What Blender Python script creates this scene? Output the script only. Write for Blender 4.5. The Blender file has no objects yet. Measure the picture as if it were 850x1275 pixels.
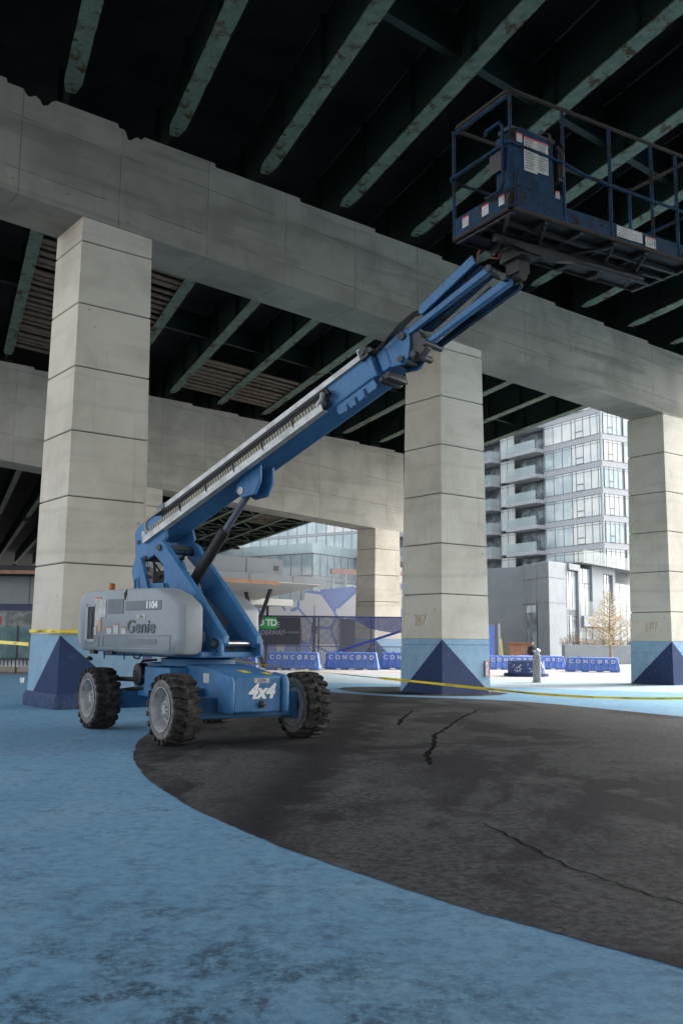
import bpy, bmesh, math, random
from mathutils import Vector, Matrix
random.seed(11)
scn = bpy.context.scene
COL = scn.collection

# ------------------------------------------------------------------ camera, sky, sun, exposure
cam_d = bpy.data.cameras.new("camera"); cam = bpy.data.objects.new("camera", cam_d); COL.objects.link(cam)
cam_d.sensor_fit = 'VERTICAL'; cam_d.sensor_height = 36.0
cam_d.lens = 36.0 * 1178.74 / 1275.0
cam_d.clip_start = 0.05; cam_d.clip_end = 3000
cam.matrix_world = Matrix.Translation((0, 0, 1.588)) @ Matrix.Rotation(math.pi/2 + 0.1335, 4, 'X') @ Matrix.Rotation(0.0093, 4, 'Z')
scn.camera = cam

SUN_EL, SUN_AZ = math.radians(44), math.radians(61)      # azimuth measured from +Y towards +X
world = bpy.data.worlds.new("World"); scn.world = world; world.use_nodes = True
wn = world.node_tree; bg = wn.nodes["Background"]
sky = wn.nodes.new("ShaderNodeTexSky"); sky.sky_type = 'NISHITA'; sky.sun_disc = False
sky.sun_elevation = SUN_EL; sky.sun_rotation = SUN_AZ
sky.air_density = 1.0; sky.dust_density = 4.0; sky.ozone_density = 1.0
hsv = wn.nodes.new("ShaderNodeHueSaturation"); hsv.inputs['Saturation'].default_value = 0.30   # hazy, nearly white sky
wn.links.new(sky.outputs[0], hsv.inputs['Color']); wn.links.new(hsv.outputs[0], bg.inputs[0]); bg.inputs[1].default_value = 0.15
sun_d = bpy.data.lights.new("sun", 'SUN'); sun = bpy.data.objects.new("sun", sun_d); COL.objects.link(sun)
sun_d.energy = 1.5; sun_d.angle = math.radians(16); sun_d.color = (1.0, 0.95, 0.88)
sd = Vector((math.sin(SUN_AZ)*math.cos(SUN_EL), math.cos(SUN_AZ)*math.cos(SUN_EL), math.sin(SUN_EL)))
sun.rotation_euler = sd.to_track_quat('Z', 'Y').to_euler()
scn.view_settings.view_transform = 'Standard'; scn.view_settings.look = 'None'
scn.view_settings.exposure = 2.05; scn.view_settings.gamma = 1.0
scn.view_settings.use_curve_mapping = False
scn.cycles.use_denoising = True
scn.cycles.max_bounces = 8; scn.cycles.diffuse_bounces = 5; scn.cycles.glossy_bounces = 3
scn.cycles.transmission_bounces = 4; scn.cycles.transparent_max_bounces = 12
scn.cycles.sample_clamp_indirect = 6.0

# ------------------------------------------------------------------ frames
YAW = 0.6616
UD = Vector((math.cos(YAW), math.sin(YAW), 0)); VD = Vector((-UD.y, UD.x, 0)); B0 = Vector((-6.1654, 21.2365, 0))
def W(s, t, z=0.0): return B0 + UD*s + VD*t + Vector((0, 0, z))
def frame(origin, xdir):
    x = Vector((xdir[0], xdir[1], 0)).normalized(); y = Vector((-x.y, x.x, 0))
    m = Matrix.Identity(4)
    m.col[0][:3] = x; m.col[1][:3] = y; m.col[2][:3] = (0, 0, 1); m.col[3][:3] = origin
    return m

# ------------------------------------------------------------------ mesh helpers
class MB:
    def __init__(s, M=None): s.v = []; s.f = []; s.M = M
    def add(s, vs, fs):
        n = len(s.v)
        s.v += [(s.M @ Vector(p)) if s.M else Vector(p) for p in vs]
        s.f += [tuple(i+n for i in f) for f in fs]; return s
    def box(s, x0, x1, y0, y1, z0, z1):
        return s.add([(x0,y0,z0),(x1,y0,z0),(x1,y1,z0),(x0,y1,z0),(x0,y0,z1),(x1,y0,z1),(x1,y1,z1),(x0,y1,z1)],
                     [(0,3,2,1),(4,5,6,7),(0,1,5,4),(1,2,6,5),(2,3,7,6),(3,0,4,7)])
    def prism(s, poly, a, b, axis='y'):
        """polygon in the two other axes, extruded from a to b along axis"""
        n = len(poly)
        def p(q, d): return (q[0], d, q[1]) if axis == 'y' else ((d, q[0], q[1]) if axis == 'x' else (q[0], q[1], d))
        vs = [p(q, a) for q in poly] + [p(q, b) for q in poly]
        fs = [tuple(range(n-1, -1, -1)), tuple(range(n, 2*n))] + [(i, (i+1) % n, n+(i+1) % n, n+i) for i in range(n)]
        return s.add(vs, fs)
    def loft(s, rings, cap=True):
        n = len(rings[0]); vs = [p for r in rings for p in r]; fs = []
        for k in range(len(rings)-1):
            for i in range(n):
                fs.append((k*n+i, k*n+(i+1) % n, (k+1)*n+(i+1) % n, (k+1)*n+i))
        if cap: fs += [tuple(range(n-1, -1, -1)), tuple(range((len(rings)-1)*n, len(rings)*n))]
        return s.add(vs, fs)
    def tube(s, pts, r, n=8, r2=None):
        pts = [Vector(p) for p in pts]; rings = []; m = len(pts); ref = None
        for i, p in enumerate(pts):
            d = (pts[min(i+1, m-1)] - pts[max(i-1, 0)]).normalized()
            if ref is None or abs(ref.dot(d)) > .95: ref = Vector((0, 0, 1)) if abs(d.z) < .9 else Vector((1, 0, 0))
            a = d.cross(ref).normalized(); b = d.cross(a).normalized()
            rr = r if r2 is None else r + (r2-r)*i/(m-1)
            rings.append([tuple(p + a*rr*math.cos(2*math.pi*k/n) + b*rr*math.sin(2*math.pi*k/n)) for k in range(n)])
        return s.loft(rings)
    def lathe(s, prof, n=32, axis='z', c=(0,0,0), cap=True):
        rings = []
        for r, h in prof:
            ring = []
            for k in range(n):
                a = 2*math.pi*k/n; x, y = r*math.cos(a), r*math.sin(a)
                p = (x, y, h) if axis == 'z' else ((x, h, y) if axis == 'y' else (h, x, y))
                ring.append((p[0]+c[0], p[1]+c[1], p[2]+c[2]))
            rings.append(ring)
        return s.loft(rings, cap)
    def sheet(s, poly, z): return s.add([(x, y, z) for x, y in poly], [tuple(range(len(poly)))])
    def build(s, name, mat, parent=None, bevel=0, seg=2, smooth=False, angle=40):
        me = bpy.data.meshes.new(name); me.from_pydata([tuple(p) for p in s.v], [], s.f)
        bm = bmesh.new(); bm.from_mesh(me); bmesh.ops.recalc_face_normals(bm, faces=bm.faces); bm.to_mesh(me); bm.free()
        me.materials.append(mat)
        o = bpy.data.objects.new(name, me); COL.objects.link(o)
        if parent: o.parent = parent
        if bevel:
            b = o.modifiers.new("edge", 'BEVEL'); b.width = bevel; b.segments = seg; b.limit_method = 'ANGLE'; b.angle_limit = math.radians(35)
        if smooth or bevel:
            for p in me.polygons: p.use_smooth = True
            try: me.set_sharp_from_angle(angle=math.radians(angle))
            except Exception: pass
        return o
def tag(o, label, cat, group=None, kind=None):
    o['label'] = label; o['category'] = cat
    if group: o['group'] = group
    if kind: o['kind'] = kind
    return o
def thing(name, label, cat, M=None, group=None):
    o = bpy.data.objects.new(name, None); COL.objects.link(o); o.empty_display_size = .3
    if M is not None: o.matrix_world = M
    return tag(o, label, cat, group)
def struct(o): o['kind'] = 'structure'; return o
def copy_tree(o, parent=None):
    c = o.copy(); COL.objects.link(c)
    if parent: c.parent = parent; c.matrix_parent_inverse = o.matrix_parent_inverse.copy()
    for ch in list(o.children): copy_tree(ch, c)
    return c
def text(name, body, size, mat, M, parent=None, extrude=.002, align='CENTER', shear=0, spacing=1.0, sx=1.0, bold=0.0):
    cu = bpy.data.curves.new(name, 'FONT'); cu.body = body; cu.size = size; cu.extrude = extrude
    cu.align_x = align; cu.align_y = 'CENTER'; cu.shear = shear; cu.space_character = spacing; cu.offset = bold
    tmp = bpy.data.objects.new("tmp", cu); COL.objects.link(tmp)
    dg = bpy.context.evaluated_depsgraph_get(); dg.update()
    me = bpy.data.meshes.new_from_object(tmp.evaluated_get(dg)); bpy.data.objects.remove(tmp)
    me.transform(M @ Matrix.Diagonal((sx, 1, 1, 1)))
    me.materials.clear(); me.materials.append(mat)
    o = bpy.data.objects.new(name, me); COL.objects.link(o)
    if parent: o.parent = parent
    return o
def face_m(origin, xdir, normal):
    """text frame: x along xdir, z along normal"""
    x = Vector(xdir).normalized(); z = Vector(normal).normalized(); y = z.cross(x).normalized(); x = y.cross(z)
    m = Matrix.Identity(4); m.col[0][:3] = x; m.col[1][:3] = y; m.col[2][:3] = z; m.col[3][:3] = origin
    return m

# ------------------------------------------------------------------ material helpers
def nmat(name):
    m = bpy.data.materials.new(name); m.use_nodes = True
    nt = m.node_tree; return m, nt, nt.nodes["Principled BSDF"]
def rgb(c): return (c[0], c[1], c[2], 1)
def nd(nt, typ, **kw):
    n = nt.nodes.new(typ)
    for k, v in kw.items(): setattr(n, k, v)
    return n
def mth(nt, op, a, b=None, clamp=False):
    n = nd(nt, 'ShaderNodeMath', operation=op, use_clamp=clamp)
    for i, v in enumerate((a, b)):
        if v is None: continue
        if isinstance(v, (int, float)): n.inputs[i].default_value = v
        else: nt.links.new(v, n.inputs[i])
    return n.outputs[0]
def coords(nt, scale=(1,1,1), kind='Object', loc=(0,0,0)):
    tc = nd(nt, 'ShaderNodeTexCoord'); mp = nd(nt, 'ShaderNodeMapping')
    mp.inputs['Scale'].default_value = scale; mp.inputs['Location'].default_value = loc
    nt.links.new(tc.outputs[kind], mp.inputs[0]); return mp.outputs[0]
def noise(nt, scale, detail=6, rough=.6, vec=None, dist=0.0):
    n = nd(nt, 'ShaderNodeTexNoise'); n.inputs['Scale'].default_value = scale
    n.inputs['Detail'].default_value = detail; n.inputs['Roughness'].default_value = rough; n.inputs['Distortion'].default_value = dist
    if vec is not None: nt.links.new(vec, n.inputs['Vector'])
    return n.outputs[0]
def ramp(nt, fac, a, b):
    n = nd(nt, 'ShaderNodeMapRange'); n.interpolation_type = 'SMOOTHSTEP'
    n.inputs[1].default_value = a; n.inputs[2].default_value = b
    nt.links.new(fac, n.inputs[0]); return n.outputs[0]
def mix(nt, fac, a, b):
    n = nd(nt, 'ShaderNodeMix', data_type='RGBA')
    if isinstance(fac, (int, float)): n.inputs[0].default_value = fac
    else: nt.links.new(fac, n.inputs[0])
    for i, v in ((6, a), (7, b)):
        if isinstance(v, tuple): n.inputs[i].default_value = rgb(v)
        else: nt.links.new(v, n.inputs[i])
    return n.outputs[2]
def bump(nt, bs, h, strength=.3, dist=.02):
    n = nd(nt, 'ShaderNodeBump'); n.inputs['Strength'].default_value = strength; n.inputs['Distance'].default_value = dist
    nt.links.new(h, n.inputs['Height']); nt.links.new(n.outputs[0], bs.inputs['Normal'])

def plain(name, c, rough=.6, metal=0, spec=.5, c2=None, scale=3.0, amt=.6, bmp=0.0):
    m, nt, b = nmat(name); b.inputs['Roughness'].default_value = rough; b.inputs['Metallic'].default_value = metal
    b.inputs['Specular IOR Level'].default_value = spec
    v = coords(nt)
    n = noise(nt, scale, 8, .65, v)
    c2 = c2 or tuple(x*.72 for x in c)
    col = mix(nt, mth(nt, 'MULTIPLY', ramp(nt, n, .35, .7), amt), c, c2)
    nt.links.new(col, b.inputs['Base Color'])
    r = mth(nt, 'ADD', mth(nt, 'MULTIPLY', n, .25), rough-.12); nt.links.new(r, b.inputs['Roughness'])
    if bmp: bump(nt, b, noise(nt, scale*12, 4, .6, v), bmp, .01)
    return m

def concrete(name, c, c2, panel=None, slope=0.0, stain=.5, warm=None):
    m, nt, b = nmat(name); b.inputs['Roughness'].default_value = .88; b.inputs['Specular IOR Level'].default_value = .25
    v = coords(nt); n1 = noise(nt, .55, 7, .62, v, .4); n2 = noise(nt, 5, 8, .7, v); n3 = noise(nt, 45, 4, .6, v)
    lay = noise(nt, 1.0, 5, .6, coords(nt, (.18, .18, 2.4)), .3)          # pour layers
    st = noise(nt, 1.0, 6, .7, coords(nt, (4.5, 4.5, .22)))                # vertical runs
    col = mix(nt, ramp(nt, n1, .38, .66), c, c2)
    col = mix(nt, mth(nt, 'MULTIPLY', ramp(nt, lay, .48, .72), stain), col, tuple(x*.66 for x in c2))
    col = mix(nt, mth(nt, 'MULTIPLY', ramp(nt, st, .56, .75), stain*.6), col, tuple(x*.5 for x in c2))
    col = mix(nt, mth(nt, 'MULTIPLY', ramp(nt, n2, .55, .8), .35), col, tuple(min(1, x*1.25) for x in c))
    rr_ = noise(nt, 1.0, 6, .7, coords(nt, (5.5, 5.5, .13), loc=(8, 3, 1)))
    col = mix(nt, mth(nt, 'MULTIPLY', ramp(nt, rr_, .60, .72), .45), col, (c2[0]*.62, c2[1]*.52, c2[2]*.42))
    vo = nd(nt, 'ShaderNodeTexVoronoi'); vo.inputs['Scale'].default_value = 3.2; nt.links.new(v, vo.inputs['Vector'])
    pits = mth(nt, 'LESS_THAN', vo.outputs['Distance'], .045)
    vo2 = nd(nt, 'ShaderNodeTexVoronoi'); vo2.inputs['Scale'].default_value = 1.1
    nt.links.new(coords(nt, (1, 1, 1.6), loc=(3, 2, 5)), vo2.inputs['Vector'])
    chip = mth(nt, 'LESS_THAN', mth(nt, 'ADD', vo2.outputs['Distance'], mth(nt, 'MULTIPLY', n2, .16)), .125)
    col = mix(nt, mth(nt, 'MULTIPLY', pits, .6), col, tuple(x*.3 for x in c2))
    col = mix(nt, mth(nt, 'MULTIPLY', chip, .45), col, tuple(x*.35 for x in c2))
    h = mth(nt, 'SUBTRACT', mth(nt, 'ADD', mth(nt, 'MULTIPLY', n2, .5), mth(nt, 'MULTIPLY', n3, .25)), mth(nt, 'ADD', pits, mth(nt, 'MULTIPLY', chip, .6)))
    if panel:
        sp = nd(nt, 'ShaderNodeSeparateXYZ'); nt.links.new(coords(nt), sp.inputs[0])
        z = mth(nt, 'ADD', sp.outputs[2], mth(nt, 'MULTIPLY', sp.outputs[0], slope))
        def line(x, per, off, wd):
            f = mth(nt, 'FRACT', mth(nt, 'ADD', mth(nt, 'DIVIDE', x, per), off))
            return mth(nt, 'LESS_THAN', mth(nt, 'ABSOLUTE', mth(nt, 'SUBTRACT', f, .5)), wd/per)
        wob = mth(nt, 'MULTIPLY', mth(nt, 'SUBTRACT', n2, .5), .03)
        l1 = line(mth(nt, 'ADD', sp.outputs[0], wob), panel[0], .13, .011)
        l2 = line(mth(nt, 'ADD', z, wob), panel[1], panel[2], .012)
        ln = mth(nt, 'MAXIMUM', l1, l2)
        fade = mth(nt, 'MULTIPLY', ramp(nt, noise(nt, 1.3, 3, .5, coords(nt, loc=(7, 7, 7))), .3, .6), .75)
        col = mix(nt, mth(nt, 'MULTIPLY', ln, fade), col, tuple(x*.35 for x in c2))
        # alternate pour panels differ a little in tone
        ch = nd(nt, 'ShaderNodeTexWhiteNoise', noise_dimensions='2D')
        cb = nd(nt, 'ShaderNodeCombineXYZ')
        nt.links.new(mth(nt, 'FLOOR', mth(nt, 'ADD', mth(nt, 'DIVIDE', sp.outputs[0], panel[0]), .63)), cb.inputs[0])
        nt.links.new(mth(nt, 'FLOOR', mth(nt, 'ADD', mth(nt, 'DIVIDE', z, panel[1]), panel[2]+.5)), cb.inputs[1])
        nt.links.new(cb.outputs[0], ch.inputs['Vector'])
        col = mix(nt, mth(nt, 'MULTIPLY', ch.outputs[0], .28), col, tuple(x*.62 for x in c2))
        h = mth(nt, 'SUBTRACT', h, mth(nt, 'MULTIPLY', ln, .8))
    nt.links.new(col, b.inputs['Base Color']); bump(nt, b, h, .45, .012)
    return m

def painted(name, c, wear, wear_c, rough=.55, scale=6.0, thr=(.6, .68), rust=None, rust_thr=(.62, .68), rust_scale=2.2, grime=.35, spec=.4):
    """paint with faded patches, scratches and chips of its own"""
    m, nt, b = nmat(name); b.inputs['Specular IOR Level'].default_value = spec
    v = coords(nt); n1 = noise(nt, 1.4, 6, .6, v); n2 = noise(nt, scale, 9, .72, v); n3 = noise(nt, 60, 3, .6, v)
    col = mix(nt, mth(nt, 'MULTIPLY', ramp(nt, n1, .35, .7), grime), c, tuple(x*.6 for x in c))
    col = mix(nt, mth(nt, 'MULTIPLY', ramp(nt, n2, *thr), wear), col, wear_c)
    ge = nd(nt, 'ShaderNodeNewGeometry'); ed = mth(nt, 'MULTIPLY', ramp(nt, ge.outputs['Pointiness'], .515, .57), mth(nt, 'MULTIPLY', ramp(nt, n2, .38, .6), wear))
    col = mix(nt, ed, col, wear_c)
    drip = noise(nt, 1.0, 5, .65, coords(nt, (7, 7, .55), loc=(1, 2, 3)))
    col = mix(nt, mth(nt, 'MULTIPLY', ramp(nt, drip, .54, .72), grime*.55), col, tuple(x*.35+.008 for x in c))
    rr = mth(nt, 'ADD', mth(nt, 'MULTIPLY', n2, .3), rough-.15)
    if rust:
        ru = noise(nt, rust_scale, 10, .75, coords(nt, loc=(4, 9, 2)), .2)
        mk = ramp(nt, ru, *rust_thr); col = mix(nt, mk, col, mix(nt, ramp(nt, n2, .4, .65), rust, tuple(x*.35 for x in rust)))
        rr = mth(nt, 'ADD', rr, mth(nt, 'MULTIPLY', mk, .3), True)
    nt.links.new(col, b.inputs['Base Color']); nt.links.new(rr, b.inputs['Roughness'])
    bump(nt, b, mth(nt, 'ADD', n3, mth(nt, 'MULTIPLY', n2, .6)), .12, .006)
    return m

# palette ------------------------------------------------------------
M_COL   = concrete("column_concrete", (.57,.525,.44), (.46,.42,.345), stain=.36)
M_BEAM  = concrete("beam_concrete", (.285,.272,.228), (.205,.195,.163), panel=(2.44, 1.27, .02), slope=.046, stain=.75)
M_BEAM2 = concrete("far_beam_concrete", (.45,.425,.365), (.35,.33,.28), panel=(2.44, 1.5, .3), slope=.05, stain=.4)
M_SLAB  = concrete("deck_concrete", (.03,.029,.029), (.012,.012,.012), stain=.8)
M_LBLUE = painted("light_blue_paint", (.205,.345,.47), .4, (.30,.40,.47), rough=.7, scale=5, thr=(.5,.7), spec=.25)
M_DBLUE = painted("dark_blue_paint", (.020,.040,.105), .55, (.06,.09,.155), rough=.75, scale=5, thr=(.52,.72), spec=.25)
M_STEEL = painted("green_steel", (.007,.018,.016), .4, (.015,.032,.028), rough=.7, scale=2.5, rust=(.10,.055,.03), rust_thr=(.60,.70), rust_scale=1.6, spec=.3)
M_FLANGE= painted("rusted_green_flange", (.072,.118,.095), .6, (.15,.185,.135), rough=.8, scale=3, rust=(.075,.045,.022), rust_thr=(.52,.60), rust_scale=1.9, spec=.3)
M_BEAR  = plain("bearing_steel", (.022,.018,.015), .85, c2=(.05,.03,.018))
M_TIMB  = plain("weathered_timber", (.13,.095,.068), .85, c2=(.05,.036,.026), scale=5, amt=.9)
M_BLUE  = painted("lift_blue", (.035,.155,.345), .35, (.08,.22,.39), rough=.5, scale=5, thr=(.6,.75), rust=(.06,.05,.045), rust_thr=(.66,.71), rust_scale=3.0, grime=.75)
M_DKBL  = painted("lift_blue_worn", (.006,.026,.062), .5, (.02,.065,.12), rough=.7, scale=6, rust=(.035,.022,.016), rust_thr=(.53,.59), rust_scale=2.6, grime=.8, spec=.15)
M_HOOD  = painted("hood_grey", (.26,.29,.31), .4, (.34,.365,.385), rough=.5, scale=2.2, thr=(.5,.75), rust=(.20,.19,.17), rust_thr=(.72,.78), rust_scale=4, grime=.3)
M_HOODP = plain("hood_panel_grey", (.155,.175,.19), .6)
M_ALU   = plain("aluminium_tray", (.50,.505,.49), .5, metal=.25, c2=(.30,.30,.285), scale=4, amt=.8)
M_RIM   = plain("rim_grey", (.36,.365,.37), .6, c2=(.17,.165,.16), scale=6, amt=.95)
def tyre_mat():
    m, nt, b = nmat("tyre_rubber"); v = coords(nt)
    n = noise(nt, 7, 8, .7, v)
    col = mix(nt, ramp(nt, n, .42, .72), (.018,.018,.018), (.085,.08,.07)); nt.links.new(col, b.inputs['Base Color'])
    b.inputs['Roughness'].default_value = .85; b.inputs['Specular IOR Level'].default_value = .25
    bump(nt, b, noise(nt, 40, 5, .7, v), .4, .01); return m
M_TYRE  = tyre_mat()
M_DUST  = plain("dusty_sidewall", (.17,.16,.145), .9, c2=(.07,.065,.06), scale=9, amt=.8)
M_BLACK = plain("black_rubber", (.015,.015,.016), .6)
M_DARK  = plain("dark_steel", (.022,.024,.027), .55, c2=(.05,.047,.045))
M_CHROME= plain("cylinder_chrome", (.45,.46,.47), .3, metal=.9, c2=(.25,.25,.25))
M_WHITE = plain("white_label", (.50,.50,.48), .6, c2=(.26,.255,.24), scale=9, amt=.8)
M_LTR   = plain("white_lettering", (.80,.80,.78), .6, amt=.1)
M_RED   = plain("red_mark", (.55,.08,.06), .6)
M_ORNG  = plain("amber_lens", (.45,.13,.015), .3)
M_YEL   = plain("yellow_tape", (.75,.58,.02), .45, c2=(.6,.45,.02), scale=8, amt=.4)
M_LINE  = plain("print_grey", (.20,.20,.20), .7)

# ------------------------------------------------------------------ ground
def ground_mat():
    m, nt, b = nmat("plaza_concrete"); v = coords(nt); n1 = noise(nt, .25, 7, .6, v, .5); n2 = noise(nt, 3, 8, .7, v)
    col = mix(nt, ramp(nt, n1, .35, .65), (.245,.236,.23), (.19,.186,.182)); col = mix(nt, mth(nt, 'MULTIPLY', ramp(nt, n2, .5, .75), .4), col, (.2,.2,.2))
    nt.links.new(col, b.inputs['Base Color']); b.inputs['Roughness'].default_value = .9; bump(nt, b, noise(nt, 30, 5, .6, v), .2, .01); return m
def blue_floor():
    m, nt, b = nmat("blue_floor_paint"); b.inputs['Specular IOR Level'].default_value = .12
    v = coords(nt); big = noise(nt, .22, 6, .6, v, .6); mid = noise(nt, 2.6, 9, .72, coords(nt, (1, .75, 1)), .3); fine = noise(nt, 9, 9, .78, v); gr = noise(nt, 17, 9, .8, v); pore = noise(nt, 130, 2, .6, v)
    sweep = noise(nt, 1.0, 7, .66, coords(nt, (1.1, .8, 1), loc=(3, 1, 0)), .5)
    col = mix(nt, ramp(nt, big, .3, .7), (.112,.245,.37), (.15,.295,.415))
    col = mix(nt, mth(nt, 'MULTIPLY', ramp(nt, sweep, .46, .70), .6), col, (.185,.30,.385))
    col = mix(nt, mth(nt, 'MULTIPLY', ramp(nt, fine, .42, .62), .6), col, (.075,.16,.25))
    dirt = mth(nt, 'MULTIPLY', ramp(nt, mid, .50, .68), ramp(nt, fine, .42, .58))
    col = mix(nt, mth(nt, 'MULTIPLY', dirt, .75), col, (.055,.095,.135))
    # worn-through patches with shapes of their own, in the walked area near the plaza's entrance
    sp = nd(nt, 'ShaderNodeSeparateXYZ'); nt.links.new(v, sp.inputs[0])
    d = mth(nt, 'SQRT', mth(nt, 'ADD', mth(nt, 'POWER', mth(nt, 'ADD', sp.outputs[0], 1.15), 2), mth(nt, 'POWER', mth(nt, 'MULTIPLY', mth(nt, 'SUBTRACT', sp.outputs[1], 3.8), 1.0), 2)))
    zone = ramp(nt, d, 3.4, .4)
    worn = mth(nt, 'MULTIPLY', mth(nt, 'MULTIPLY', ramp(nt, mid, .40, .58), ramp(nt, gr, .40, .56)), zone)
    col = mix(nt, mth(nt, 'MULTIPLY', worn, .8), col, (.016,.03,.048))
    speck = mth(nt, 'MULTIPLY', ramp(nt, gr, .60, .68), mth(nt, 'ADD', mth(nt, 'MULTIPLY', zone, .55), .35))
    col = mix(nt, speck, col, (.03,.055,.08))
    col = mix(nt, mth(nt, 'MULTIPLY', ramp(nt, pore, .62, .7), .5), col, (.03,.06,.09))
    bare = mth(nt, 'MULTIPLY', ramp(nt, noise(nt, 2.4, 9, .75, coords(nt, loc=(9, 4, 0)), .2), .665, .70), .7)
    col = mix(nt, bare, col, (.12,.11,.095))
    nt.links.new(col, b.inputs['Base Color']); nt.links.new(mth(nt, 'ADD', mth(nt, 'MULTIPLY', fine, .3), .55), b.inputs['Roughness'])
    bump(nt, b, mth(nt, 'ADD', gr, mth(nt, 'MULTIPLY', fine, .8)), .4, .008); return m
def asphalt_mat():
    m, nt, b = nmat("stained_asphalt"); v = coords(nt); b.inputs['Specular IOR Level'].default_value = .08
    va = coords(nt, (.95, .55, 1)); vb = coords(nt, (1, .75, 1), loc=(2, 5, 0))
    big = noise(nt, .30, 9, .68, va, .5); mid = noise(nt, 1.1, 10, .72, vb, .35); fine = noise(nt, 14, 8, .75, v); gr = noise(nt, 45, 5, .75, v)
    col = mix(nt, ramp(nt, fine, .40, .60), (.030,.031,.032), (.078,.078,.077))
    col = mix(nt, mth(nt, 'MULTIPLY', ramp(nt, mid, .50, .36), .75), col, (.020,.020,.021))
    col = mix(nt, mth(nt, 'MULTIPLY', ramp(nt, big, .515, .44), .85), col, (.013,.013,.015))
    col = mix(nt, mth(nt, 'MULTIPLY', ramp(nt, mid, .53, .66), .7), col, (.092,.092,.09))
    # a darker oil-soaked run leading away from the parked machine
    sp = nd(nt, 'ShaderNodeSeparateXYZ'); nt.links.new(v, sp.inputs[0])
    dd = mth(nt, 'ABSOLUTE', mth(nt, 'ADD', mth(nt, 'SUBTRACT', sp.outputs[0], mth(nt, 'MULTIPLY', sp.outputs[1], .10)), mth(nt, 'ADD', mth(nt, 'MULTIPLY', mid, 2.4), .34)))
    col = mix(nt, mth(nt, 'MULTIPLY', ramp(nt, dd, .75, .1), ramp(nt, fine, .3, .55)), col, (.012,.012,.013))
    col = mix(nt, ramp(nt, gr, .62, .68), col, (.15,.148,.142))
    col = mix(nt, mth(nt, 'MULTIPLY', ramp(nt, gr, .42, .36), .8), col, (.014,.014,.015))
    nt.links.new(col, b.inputs['Base Color']); nt.links.new(mth(nt, 'ADD', mth(nt, 'MULTIPLY', mid, .4), .55), b.inputs['Roughness'])
    bump(nt, b, mth(nt, 'ADD', gr, mth(nt, 'MULTIPLY', fine, .5)), .5, .008); return m
M_BFLOOR = blue_floor(); M_ASPH = asphalt_mat()
g = MB().sheet([(-900,-900),(900,-900),(900,900),(-900,900)], 0).build("ground", ground_mat()); struct(g)
g = MB().sheet([(4,-60),(70,-60),(70,30),(30,36),(12,38.5),(6,39.5),(2,43),(-6,44),(-14,40),(-20,40.5),(-17,30),(-12,17),(-7.5,6),(-4,-6)], .004).build("plaza_paving", M_BFLOOR); struct(g)
C0, R0 = Vector((14.04, 16.92)), 17.238
arc = []
a0 = math.atan2(22.8-C0.y, -2.16-C0.x) % (2*math.pi); a1 = math.radians(350)
for k in range(601):
    a = a0 + (a1-a0)*k/600; rr = R0 + .007*math.sin(k*.31) + .004*math.sin(k*.83+1) + random.uniform(-.008, .008)
    arc.append((C0.x + rr*math.cos(a), C0.y + rr*math.sin(a)))
lot = arc + [(28,15.4),(20,14.6),(14,16),(10.2,18.2),(8.6,19.6),(7.34,20.75),(6.5,22.4),(5.58,24.2),(4.8,25.4),(3.9,26.1),(2.9,26.55),(1.73,26.95),(.9,27.6),(.2,28.4),(-.31,28.95),(-1.1,27.2)]
g = MB().sheet(lot, .008).build("asphalt_lot", M_ASPH); struct(g)
patch = [(.2,32),(-.1,30.8),(.2,29.7),(.8,28.7),(1.6,28.0),(2.4,27.55),(3.2,27.4),(4.0,27.6),(4.7,28.2),(5.1,29.2),(4.6,31),(3,33)]
g = MB().sheet(patch, .009).build("asphalt_patch", M_ASPH); struct(g)
g = MB().sheet([(-8,36.3),(2,34.6),(8,31.6),(16,28),(40,22),(62,26),(62,31),(30,36.2),(12,38.3),(6,39.2),(2,42.6),(-6,43.7),(-12,40)], .0065).build("pale_paving", painted("pale_blue_paving", (.25,.315,.36), .5, (.17,.20,.22), rough=.8, scale=.5, thr=(.45,.7), grime=.3, spec=.2)); struct(g)
M_TAR = plain("crack_tar", (.004,.004,.004), .95, spec=.03)
def crack(pts, w0, w1, name):
    L, R = [], []
    P = [Vector((x, y, 0)) for x, y in pts]; Q = []
    for i in range(len(P)-1):
        for k in range(6): Q.append(P[i].lerp(P[i+1], k/6) + Vector((random.uniform(-.02,.02), random.uniform(-.05,.05), 0)))
    Q.append(P[-1])
    for i, q in enumerate(Q):
        d = (Q[min(i+1, len(Q)-1)] - Q[max(i-1, 0)]).normalized(); n = Vector((-d.y, d.x, 0))
        w = (w0 + (w1-w0)*i/(len(Q)-1))*random.uniform(.7, 1.2)*min(1, .35+i*.25)
        L.append(q+n*w); R.append(q-n*w)
    mb = MB(); vs = [(p.x, p.y, .013) for p in L+R]; n = len(L)
    mb.add(vs, [(i, i+1, n+i+1, n+i) for i in range(n-1)])
    struct(mb.build(name, M_TAR))
crack([(1.16,12.35),(1.2,13.3),(1.42,14.6),(1.6,16.2),(2.05,18.0),(2.6,20.2),(3.3,22.4)], .045, .026, "asphalt_crack")
crack([(1.1,17.9),(1.25,19.4),(1.62,21.6)], .045, .026, "asphalt_crack")
crack([(1.25,8.6),(1.45,7.75),(1.62,7.0),(1.86,6.4),(2.2,5.85),(2.8,5.4)], .010, .006, "asphalt_crack")

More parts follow.
